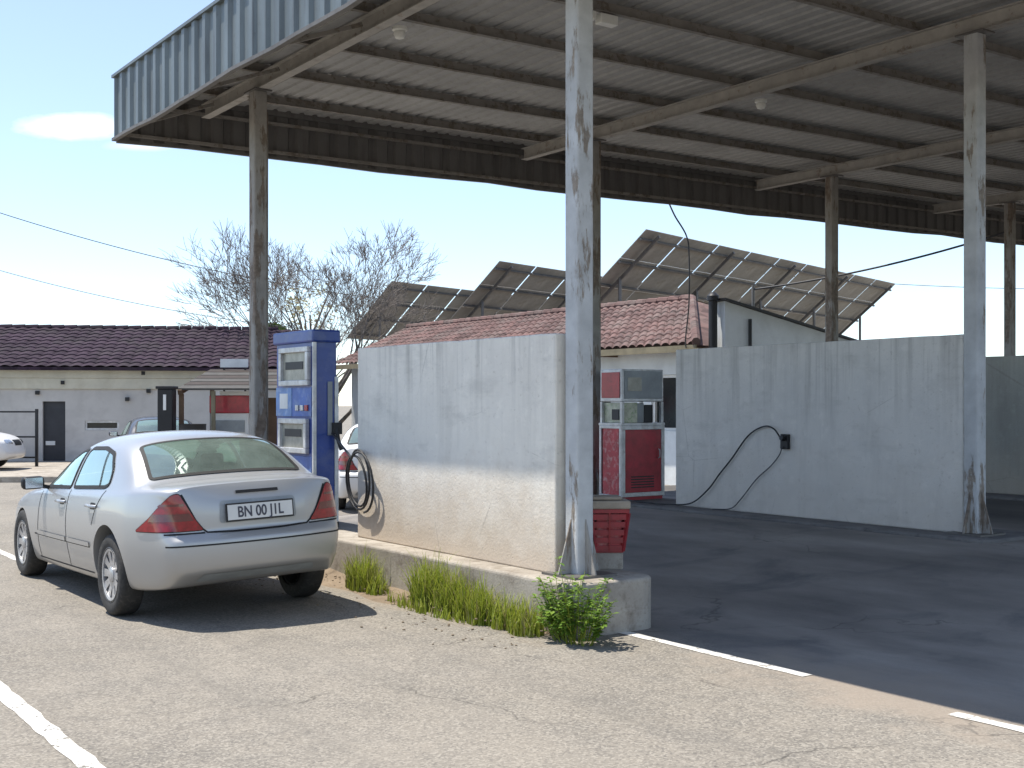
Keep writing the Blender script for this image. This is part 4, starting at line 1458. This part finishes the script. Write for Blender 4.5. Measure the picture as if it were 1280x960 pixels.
for (x0, x1, z0, z1) in opens[1:]:
    m = MB(); frame(m, lambda a, b, d: (a, .05 - d, b), x0 + .003, x1 - .003, z0 + .003, z1 - .003, .05, -.05, .02); w = m.build('window', M['steel'], bl)
    MB().box(x0 + .004, x1 - .004, .105, .115, z0 + .004, z1 - .004).build('pane', M['winglass'], w)
for x, z in ((1.55, 2.22), (3.62, 2.48), (3.2, 1.78), (3.75, 2.0), (.9, 1.95)):
    MB().box(x - .05, x + .05, -.1, -.002 if z < 2.05 else -.095, z - .05, z + .05).build('wall_light', M['black'], bl)
# fence in front of it
fn = empty('metal_fence'); tag(fn, 'black metal rail fence in front of the dark door', 'fence')
o0 = RF(-16.5, 29.6); fn.location = (o0.x, o0.y, .13); fn.rotation_euler = (0, 0, -YAW)
for z in (.22, .72, 1.33):
    MB().box(-7, 4.95, -.018, .018, z - .02, z + .02).build('rail', M['black'], fn)
for k in range(9):
    x = 4.93 - k * 1.42
    MB().box(x - .03, x + .03, -.031, .031, 0, 1.4).build('post', M['black'], fn)

# ------------------------------------------------------------------ lean-to shelter, cabinet, pillars
sh = empty('lean_to_shelter'); tag(sh, 'small open shelter with a sloping brown plank roof behind the silver car', 'shelter')
o0 = RF(-6.2, 26.2); sh.location = (o0.x, o0.y, 0); sh.rotation_euler = (0, 0, -YAW)
for k in range(6):
    t0, t1 = k / 6, (k + .86) / 6
    m = MB(); m.bar((.25, 2.9 * (t0 + t1) / 2, 1.95 + .5 * (t0 + t1) / 2), (.2, 0, 0), .1, .1) if False else None
    m = MB()
    y0, y1 = 2.9 * t0, 2.9 * t1; z0, z1 = 1.95 + .50 * t0, 1.95 + .50 * t1
    m.add([(-1.0, y0, z0), (1.35, y0, z0), (1.35, y1, z1), (-1.0, y1, z1), (-1.0, y0, z0 + .04), (1.35, y0, z0 + .04), (1.35, y1, z1 + .04), (-1.0, y1, z1 + .04)],
          [(3, 2, 1, 0), (4, 5, 6, 7), (0, 1, 5, 4), (1, 2, 6, 5), (2, 3, 7, 6), (3, 0, 4, 7)])
    m.build('roof_plank', M['plankdark'] if k % 2 else M['plankgrey'], sh)
for x in (-.95, 1.3):
    MB().bar((x, -.05, 1.90), (x, 2.95, 2.42), .08, .1).build('rafter', M['timber'], sh)
    for y, z in ((.1, 1.87), (2.8, 2.34)):
        MB().box(x - .045, x + .045, y - .045, y + .045, 0, z).build('post', M['timber'], sh)
MB().box(-.3, -.22, .06, .14, 0, 1.93).build('post', M['ochre'], sh)
MB().box(-.98, 1.33, 2.86, 2.9, 0, 1.8).build('back_panel', M['timber'], sh)
cb = empty('display_cabinet'); tag(cb, 'white cabinet with a red header panel standing under the shelter', 'cabinet')
o0 = RF(-6.25, 27.2); cb.location = (o0.x, o0.y, 0); cb.rotation_euler = (0, 0, -YAW)
MB().box(-.42, .42, -.3, .3, .05, 1.45).build('body', M['white'], cb, bevel=.02)
MB().box(-.44, .44, -.34, .3, 1.452, 1.84).build('header', M['red'], cb, bevel=.02)
MB().box(-.2, .5, -.35, .3, 1.842, 1.93).build('header_cap', M['white'], cb)
for z in (.4, .78, 1.16):
    MB().box(-.34, .34, -.325, -.301, z - .13, z + .13).build('shelf_bay', M['panelgrey'], cb)
MB().box(.47, .57, -.2, -.1, 0, 1.5).build('side_pole', M['whitewall'], cb)
for i, (x, z, w, h, lab) in enumerate(((-7.35, 25.9, .16, 1.97, 'dark gate pillar with a white strip, left of the lean-to shelter'), (-6.75, 25.7, .3, 1.25, 'low dark drum beside the white cabinet'))):
    o0 = RF(x, z)
    if i == 0:
        t = empty('gate_pillar', (o0.x, o0.y, 0), -YAW); tag(t, lab, 'pillar')
        MB().box(-w, w, -w, w, 0, h).build('shaft', M['black'], t, bevel=.02)
        MB().box(-w - .03, w + .03, -w - .03, w + .03, h, h + .06).build('cap', M['black'], t, bevel=.01)
        MB().box(-.03, .03, -w - .02, -w - .001, h - .45, h - .12).build('white_strip', M['white'], t)
    else:
        t = MB().lathe([(0, 0), (.28, 0), (.29, .02), (.28, .05), (.28, .4), (.295, .42), (.28, .44), (.28, .8), (.295, .82), (.28, .84), (.28, 1.2), (.29, 1.23), (.25, 1.22), (0, 1.22)], 24, Matrix.Rotation(-PI / 2, 4, 'Y')).build('oil_drum', M['black'], smooth=True)
        t.location = (o0.x, o0.y, 0); tag(t, lab, 'drum')
sg = empty('roof_sign'); tag(sg, 'blank white sign board standing above the lean-to shelter', 'sign board')
o0 = RF(-6.6, 28.9); sg.location = (o0.x, o0.y, 0); sg.rotation_euler = (0, 0, -YAW)
MB().box(-.33, .33, -.02, .02, 2.52, 2.72).build('board', M['white'], sg)
for x in (-.25, .25): MB().box(x - .02, x + .02, .021, .06, 0, 2.7).build('leg', M['black'], sg)

# ------------------------------------------------------------------ terracotta-roofed house behind the canopy
hs = empty('terracotta_house', (16.3, 17.05, 0)); tag(hs, 'low house with a pinkish terracotta tile roof behind the canopy', 'house')
R90 = Matrix.Rotation(PI / 2, 4, 'Z')      # local x runs along world +y
m = MB(); tile_slope(m, 0, 15.5, 0, 2.78, 2.6, 3.97, 10, .25, .055, hip0=2.85)
m.add([(0, 0, 2.78), (2.85, 2.6, 3.97), (0, 5.6, 2.78)], [(0, 1, 2)])
m.add([(2.85, 2.6, 3.99), (15.5, 2.6, 3.99), (15.5, 5.6, 2.78), (0, 5.6, 2.78)], [(0, 1, 2, 3)])
# local (x, y) -> world (-y.., x): x' = y, y' = x
m.v = [(y, x, z) for x, y, z in m.v]
rf = m.build('roof', M['terra'], hs, fix=False)
m = MB()
for k in range(34): m.tube([(2.6, 2.85 + k * .37, 4.01), (2.6, 2.85 + k * .37 + .35, 4.025)], .09, 8)
for k in range(11):
    a = Vector((0, 0, 2.84)).lerp(Vector((2.6, 2.85, 4.01)), k / 11); b_ = Vector((0, 0, 2.84)).lerp(Vector((2.6, 2.85, 4.01)), (k + .95) / 11)
    m.tube([a, b_], .09, 8)
m.build('ridge_cap', M['terra'], rf, smooth=True)
MB().box(-.02, .02, .0, 15.5, 2.66, 2.79).build('fascia_board', M['ochre'], hs)
m = MB()
ops = [(.55, 1.9, 1.1, 2.25), (3.2, 4.6, .0, 2.1), (6, 8, .9, 2.1), (10, 12, .9, 2.1)]
wall_open(m, .3, 15.2, 0, 2.72, .55, .75, ops); m.v = [(y, x, z) for x, y, z in m.v]
m.build('wall', M['whitewall'], hs)
m = MB(); m.box(.76, 5.3, .3, .5, 0, 2.7); m.box(.76, 5.3, 15.0, 15.2, 0, 2.7); m.build('wall', M['whitewall'], hs)
for x0, x1, z0, z1 in ops:
    m = MB(); frame(m, lambda a, b, d: (.62 - d, a, b), x0 + .004, x1 - .004, z0 + .004, z1 - .004, .06, -.03, .03); w = m.build('window', M['white'], hs)
    MB().box(.655, .665, x0 + .005, x1 - .005, z0 + .005, z1 - .005).build('pane', M['winglass'], w)
for y in (.1, 3.0, 6, 9, 12): MB().bar((-.0 + .03, y, 2.7), (.54, y, 2.7), .07, .1).build('rafter_end', M['timber'], hs)
MB().box(-.06, .5, -.12, .0, 2.45, 2.72).build('end_beam', M['ochre'], hs)

wb = empty('gable_wall', (16.72, 16.7, 0)); tag(wb, 'pale blue-white rendered gable wall with a sloping dark-edged top, under the largest solar array', 'wall')
P = [(0, 0), (3.75, 0), (3.75, 2.95), (0, 3.62)]
MB().prism(P, lambda a, b, d: (a, d, b), 0, .22).build('wall', M['whitewall'], wb)
P = [(-.08, 3.637), (3.82, 2.941), (3.82, 2.98), (-.08, 3.676)]
MB().prism(P, lambda a, b, d: (a, d, b), -.1, .27).build('coping', M['black'], wb)
MB().tube([(.62, -.06, 0), (.62, -.06, 3.3)], .035, 8).build('downpipe', M['black'], wb, smooth=True)
MB().tube([(.88, .11, 3.2), (.88, .11, 3.98)], .03, 8).build('cable_mast', M['rail'], wb, smooth=True)
MB().box(.9, 1.6, -.03, -.002, 1.0, 2.1).build('window', M['winglass'], wb)
cp = empty('chimney_pipe', (16.55, 16.85, 0)); tag(cp, 'sooty black flue with a cowl at the corner of the terracotta roof', 'flue')
MB().tube([(0, 0, 0), (0, 0, 3.62)], .085, 14).build('pipe', M['black'], cp, smooth=True)
MB().lathe([(.085, 3.621), (.115, 3.63), (.115, 3.72), (.05, 3.79), (0, 3.80)], 16, Matrix.Rotation(-PI / 2, 4, 'Y')).build('cowl', M['black'], cp, smooth=True)

# ------------------------------------------------------------------ solar arrays
U = RF(.609, .793) ; U.z = 0; U.normalize()
Vd = RF(-.793, .609); Vd.z = 0; Vd.normalize()
TILT = math.atan2(2.07, 2.42)
Vs = (Vd * math.cos(TILT) - Vector((0, 0, 1)) * math.sin(TILT)).normalized()
Nn = U.cross(Vs).normalized()
if Nn.z < 0: Nn = -Nn
NC, NR = 9, 3
PL, PWd = 1.95, 1.045
pm = MB()
pm.box(0, PL, 0, PWd, 0, .022, 0)
pm.box(.03, PL - .03, .03, PWd - .03, .0222, .0232, 1)
pan_me = None


def solar(P0, label, rail_n=3):
    global pan_me
    MX = Matrix((( U.x, Vs.x, Nn.x, P0.x), (U.y, Vs.y, Nn.y, P0.y), (U.z, Vs.z, Nn.z, P0.z), (0, 0, 0, 1)))
    t = empty('solar_array'); t.matrix_world = MX; t['label'] = label; t['category'] = 'solar panels'; t['group'] = 'tilted solar arrays on the rooftops'
    for i in range(NC):
        for j in range(NR):
            if pan_me is None:
                o = MB(); o.v, o.f, o.m = pm.v, pm.f, pm.m
                ob = o.build('panel', [M['panelback'], M['panelfront']], t); pan_me = ob.data
            else:
                ob = bpy.data.objects.new('panel', pan_me); COL.objects.link(ob); ob.parent = t
            ob.location = (i * (PL + .09), j * (PWd + .018), 0)
    Ltot = NC * (PL + .09); W = NR * (PWd + .018)
    for k in range(4):
        y = .30 + k * (W - .6) / 3
        MB().box(.02, Ltot - .06, y - .025, y + .025, -.075, -.002).build('rail', M['rail'], t)
    iv = MX.inverted()
    for k in range(5):
        a = .6 + k * (Ltot - 1.2) / 4
        top = MX @ Vector((a, W * .52, -.08))
        MB().tube([iv @ top, iv @ Vector((top.x, top.y, 0))], .05, 8).build('post', M['rail'], t)
        m = MB(); m.box(a - .03, a + .03, .05, W - .05, -.16, -.076); m.build('beam', M['rail'], t)
    return t


solar(RF(3.54, 32, 6.24), 'nearest and largest tilted solar array, seen from beneath above the pale gable wall')
solar(RF(-.39, 39.1, 6.24), 'middle tilted solar array above the terracotta roof, left of the front column')
solar(RF(-4.49, 45.5, 6.24), 'farthest and smallest tilted solar array, beside the bare tree')

# ------------------------------------------------------------------ cables
def cable(name, a, b, sag, r, label, mat='cable', n=28, group=None):
    a = Vector(a); b = Vector(b)
    pts = [a.lerp(b, i / n) - Vector((0, 0, sag * 4 * (i / n) * (1 - i / n))) for i in range(n + 1)]
    o = MB().tube(pts, r, 6).build(name, M[mat], smooth='all'); tag(o, label, 'cable', group)
    return o


cable('overhead_cable', RF(-21.3, 40, 9.5), RF(-3.5, 44, 5.3), .65, .014, 'thicker overhead wire sagging across the sky left of the canopy')
cable('overhead_cable', RF(-21.3, 40.15, 7.5), RF(-6.3, 36.3, 3.9), .45, .010, 'thin lower overhead wire running down towards the purple roof')
cable('overhead_cable', (17.6, 16.8, 3.9), (20.3, 13.0, 4.83), .12, .02, 'dark thick cable rising from the pale gable wall to a canopy column')
cable('overhead_cable', RF(8.5, 50, 7.2), RF(33, 52, 6.9), .55, .013, 'faint far wire in the sky behind the right columns')
up = empty('utility_pole'); p = RF(-21.3, 40.3); up.location = (p.x, p.y, 0); up.rotation_euler = (0, 0, -YAW)
tag(up, 'tall timber utility pole far left carrying the overhead wires', 'utility pole')
MB().tube([(0, 0, -.2), (0, 0, 9.9)], [.15, .10], 12).build('pole', M['timber'], up, smooth=True)
MB().box(-.9, .9, -.16, -.1005, 9.35, 9.47).build('crossarm', M['timber'], up)
for x in (-.75, 0, .75): MB().lathe([(0, 9.47), (.04, 9.471), (.05, 9.53), (.03, 9.6), (0, 9.61)], 10, Matrix.Translation((x, -.13, 0)) @ Matrix.Rotation(-PI / 2, 4, 'Y')).build('insulator', M['white'], up, smooth=True)
rope = MB().tube(smooth_pts([(13.68, 14.97, 5.0), (13.95, 15.1, 4.8), (14.35, 15.25, 4.52), (14.46, 15.3, 4.2), (14.6, 15.45, 3.4), (15.6, 16.6, 2.86), (16.27, 17.3, 2.74)]), .014, 6).build('hanging_cable', M['cable'], smooth='all')
tag(rope, 'dark loose cable hanging from the rear edge of the canopy', 'cable')

# ------------------------------------------------------------------ bare trees
def bare_tree(name, base, H, spread, seed, label, stems=4, depth=6):
    rnd = random.Random(seed)
    t = empty(name, base); tag(t, label, 'tree', 'bare trees behind the pumps')
    tr = MB(); tw = MB()

    def grow(p, d, L, r, lev):
        k = 3 if lev < 3 else 2
        pts = [p]; rs = [r]
        dd = d.copy()
        for i in range(k):
            dd = (dd + Vector((rnd.gauss(0, .13), rnd.gauss(0, .13), rnd.gauss(.02, .08)))).normalized()
            pts.append(pts[-1] + dd * L / k); rs.append(r * (1 - .38 * (i + 1) / k))
        mb = tr if lev < 2 else tw
        mb.tube(pts, rs, 6 if lev < 3 else 3, 0, lev < 2)
        if lev >= depth: return
        n = rnd.choice((2, 3, 3)) if lev < depth - 1 else rnd.choice((2, 3, 4))
        for i in range(n):
            q = pts[-1] if i < 2 else pts[rnd.randrange(1, len(pts))]
            ax = Vector((rnd.gauss(0, 1), rnd.gauss(0, 1), rnd.gauss(0, .4)))
            ax = (ax - dd * ax.dot(dd)).normalized()
            a = rnd.uniform(.3, .75) * spread
            nd = (dd * math.cos(a) + ax * math.sin(a) + Vector((0, 0, .10))).normalized()
            grow(q, nd, L * rnd.uniform(.62, .86), max(.0075, rs[-1] * rnd.uniform(.62, .82)), lev + 1)
    for s in range(stems):
        a = 2 * PI * s / stems + rnd.uniform(-.4, .4)
        grow(Vector((.12 * math.cos(a), .12 * math.sin(a), -.1)), Vector((math.cos(a) * .42, math.sin(a) * .42, 1)).normalized(), H * .27, H * .021, 0)
    tr.build('trunk', M['bark'], t, smooth='all', fix=False)
    tw.build('crown', M['twig'], t, smooth='all', fix=False)
    return t


p = RF(-6.3, 40)
bare_tree('bare_tree', (p.x, p.y, 0), 8.0, .9, 11, 'taller bare winter tree with many twigs behind the blue pump', 5, 7)
p = RF(-9.6, 41)
bare_tree('bare_tree', (p.x, p.y, 0), 5.0, 1.0, 5, 'smaller bare tree to the left of the tallest column, above the purple roof', 3, 6)


def leaf_cloud(mb, c, r, n, size, rnd):
    for _ in range(n):
        u = Vector((rnd.gauss(0, 1), rnd.gauss(0, 1), rnd.gauss(0, 1))).normalized()
        k = rnd.uniform(.35, 1) ** .6
        p = Vector(c) + Vector((u.x * r[0], u.y * r[1], u.z * r[2])) * k
        a = Vector((rnd.gauss(0, 1), rnd.gauss(0, 1), rnd.gauss(0, .6))).normalized()
        b_ = a.cross(Vector((rnd.gauss(0, 1), rnd.gauss(0, 1), rnd.gauss(0, 1)))).normalized()
        s = size * rnd.uniform(.6, 1.3)
        mb.add([p - a * s, p + b_ * s * .45, p + a * s, p - b_ * s * .45], [(0, 1, 2, 3)])


rnd = random.Random(3)
p = RF(-7.6, 37.0)
sb = empty('evergreen_shrub', (p.x, p.y, 0)); tag(sb, 'green leafy shrub partly hidden by the tallest left column', 'shrub')
m = MB()
for k in range(14):
    leaf_cloud(m, (rnd.uniform(-.6, .6), rnd.uniform(-.6, .6), rnd.uniform(.6, 4.0)), (.5, .5, .45), 160, .10, rnd)
m.build('foliage', M['leafy'], sb, fix=False)
m = MB()
for k in range(4): m.tube([(0, 0, 0), (rnd.uniform(-.4, .4), rnd.uniform(-.4, .4), 3.0)], [.07, .02], 6)
m.build('stem', M['bark'], sb)
p = RF(-7.1, 43.0)
sb = empty('leafy_tree', (p.x, p.y, 0)); tag(sb, 'pale yellowish sparse tree among the bare twigs by the column', 'tree')
m = MB()
for k in range(16):
    a = rnd.uniform(0, 6.3); q = rnd.uniform(0, 1.3)
    leaf_cloud(m, (q * math.cos(a), q * math.sin(a), rnd.uniform(3.6, 6.0)), (.45, .45, .35), 22, .09, rnd)
m.build('crown', M['leafylw'], sb, fix=False)
m = MB(); m.tube([(0, 0, 0), (.1, 0, 2), (0, .1, 4.8)], [.12, .09, .03], 8)
for k in range(7):
    a = rnd.uniform(0, 6.3); m.tube([(0, 0, 2.2 + k * .3), (1.0 * math.cos(a), 1.0 * math.sin(a), 4.2 + k * .3)], [.05, .015], 5)
m.build('trunk', M['bark'], sb)

# ------------------------------------------------------------------ weeds along the kerb
def blades(mb, mb2, cx, cy, rx, ry, n, h0, h1, rnd, z=0.0):
    for _ in range(n):
        u = rnd.uniform(0, 2 * PI); k = math.sqrt(rnd.random())
        x = cx + rx * k * math.cos(u); y = cy + ry * k * math.sin(u)
        h = rnd.uniform(h0, h1) * (1.1 - .5 * k); a = rnd.uniform(0, 2 * PI); b_ = rnd.uniform(.1, .55) * h
        w = rnd.uniform(.004, .009)
        dx, dy = math.cos(a), math.sin(a)
        vs = []
        for t in (0, .4, .75, 1):
            q = Vector((x + dx * b_ * t * t, y + dy * b_ * t * t, z + h * (t - .18 * t * t * (b_ / h) * 2)))
            ww = w * (1 - t * .85)
            vs += [q + Vector((-dy * ww, dx * ww, 0)), q + Vector((dy * ww, -dx * ww, 0))]
        (mb2 if rnd.random() < .2 else mb).add(vs, [(0, 1, 3, 2), (2, 3, 5, 4), (4, 5, 7, 6)])


def tuft(name, spots, label, seed):
    rnd = random.Random(seed)
    t = empty(name, (spots[0][0], spots[0][1], 0)); tag(t, label, 'weeds', 'weeds along the kerb')
    a = MB(); b_ = MB()
    for (cx, cy, rx, ry, n, h0, h1) in spots:
        blades(a, b_, cx - spots[0][0], cy - spots[0][1], rx, ry, n, h0, h1, rnd)
    a.build('green_blades', M['leafg'], t, fix=False); b_.build('dry_blades', M['leafdry'], t, fix=False)


tuft('grass_tuft', [(5.10, 9.55, .10, .26, 520, .2, .46), (5.08, 9.25, .08, .16, 160, .1, .3)], 'small grass tuft at the kerb behind the car', 2)
tuft('grass_clump', [(5.10, 8.42, .13, .20, 620, .24, .58), (5.11, 8.12, .12, .16, 420, .2, .5), (5.12, 7.86, .13, .12, 300, .16, .46), (5.09, 7.62, .12, .13, 330, .2, .42), (5.12, 7.36, .12, .14, 240, .12, .36), (5.10, 7.08, .12, .16, 240, .14, .36), (5.0, 8.2, .1, .7, 260, .06, .2)], 'long bright green grass clump growing along the kerb below the sunlit wall', 4)


def leafy_weed(x, y, label, seed):
    rnd = random.Random(seed)
    t = empty('leafy_weed', (x, y, 0)); tag(t, label, 'weeds', 'weeds along the kerb')
    lv = MB(); st = MB()
    for k in range(70):
        a = rnd.uniform(0, 2 * PI); q = math.sqrt(rnd.random())
        bx, by = q * .10 * math.cos(a), q * .20 * math.sin(a)
        ex, ey = bx + rnd.uniform(.05, .20) * math.cos(a), by + rnd.uniform(.05, .24) * math.sin(a)
        h = rnd.uniform(.22, .56) * (1.1 - .4 * q)
        pts = [Vector((bx, by, 0)), Vector(((bx + ex) / 2, (by + ey) / 2, h * .6)), Vector((ex, ey, h))]
        st.tube(pts, [.004, .003, .002], 4, 0, False)
        for j in range(22):
            s = rnd.uniform(.2, 1); c = pts[0].lerp(pts[1], s * 2) if s < .5 else pts[1].lerp(pts[2], s * 2 - 1)
            an = rnd.uniform(0, 2 * PI); L = rnd.uniform(.03, .065); wd = L * .28
            d = Vector((math.cos(an), math.sin(an), rnd.uniform(-.2, .7))).normalized(); sd = d.cross(Vector((0, 0, 1))).normalized()
            lv.add([c, c + d * L * .5 + sd * wd, c + d * L + Vector((0, 0, -.01)), c + d * L * .5 - sd * wd], [(0, 1, 2, 3)])
    lv.build('foliage', M['leafb'], t, fix=False); st.build('stem', M['leafg'], t, fix=False)


leafy_weed(5.2, 6.66, 'dark green leafy weed bush against the rounded kerb end', 8)
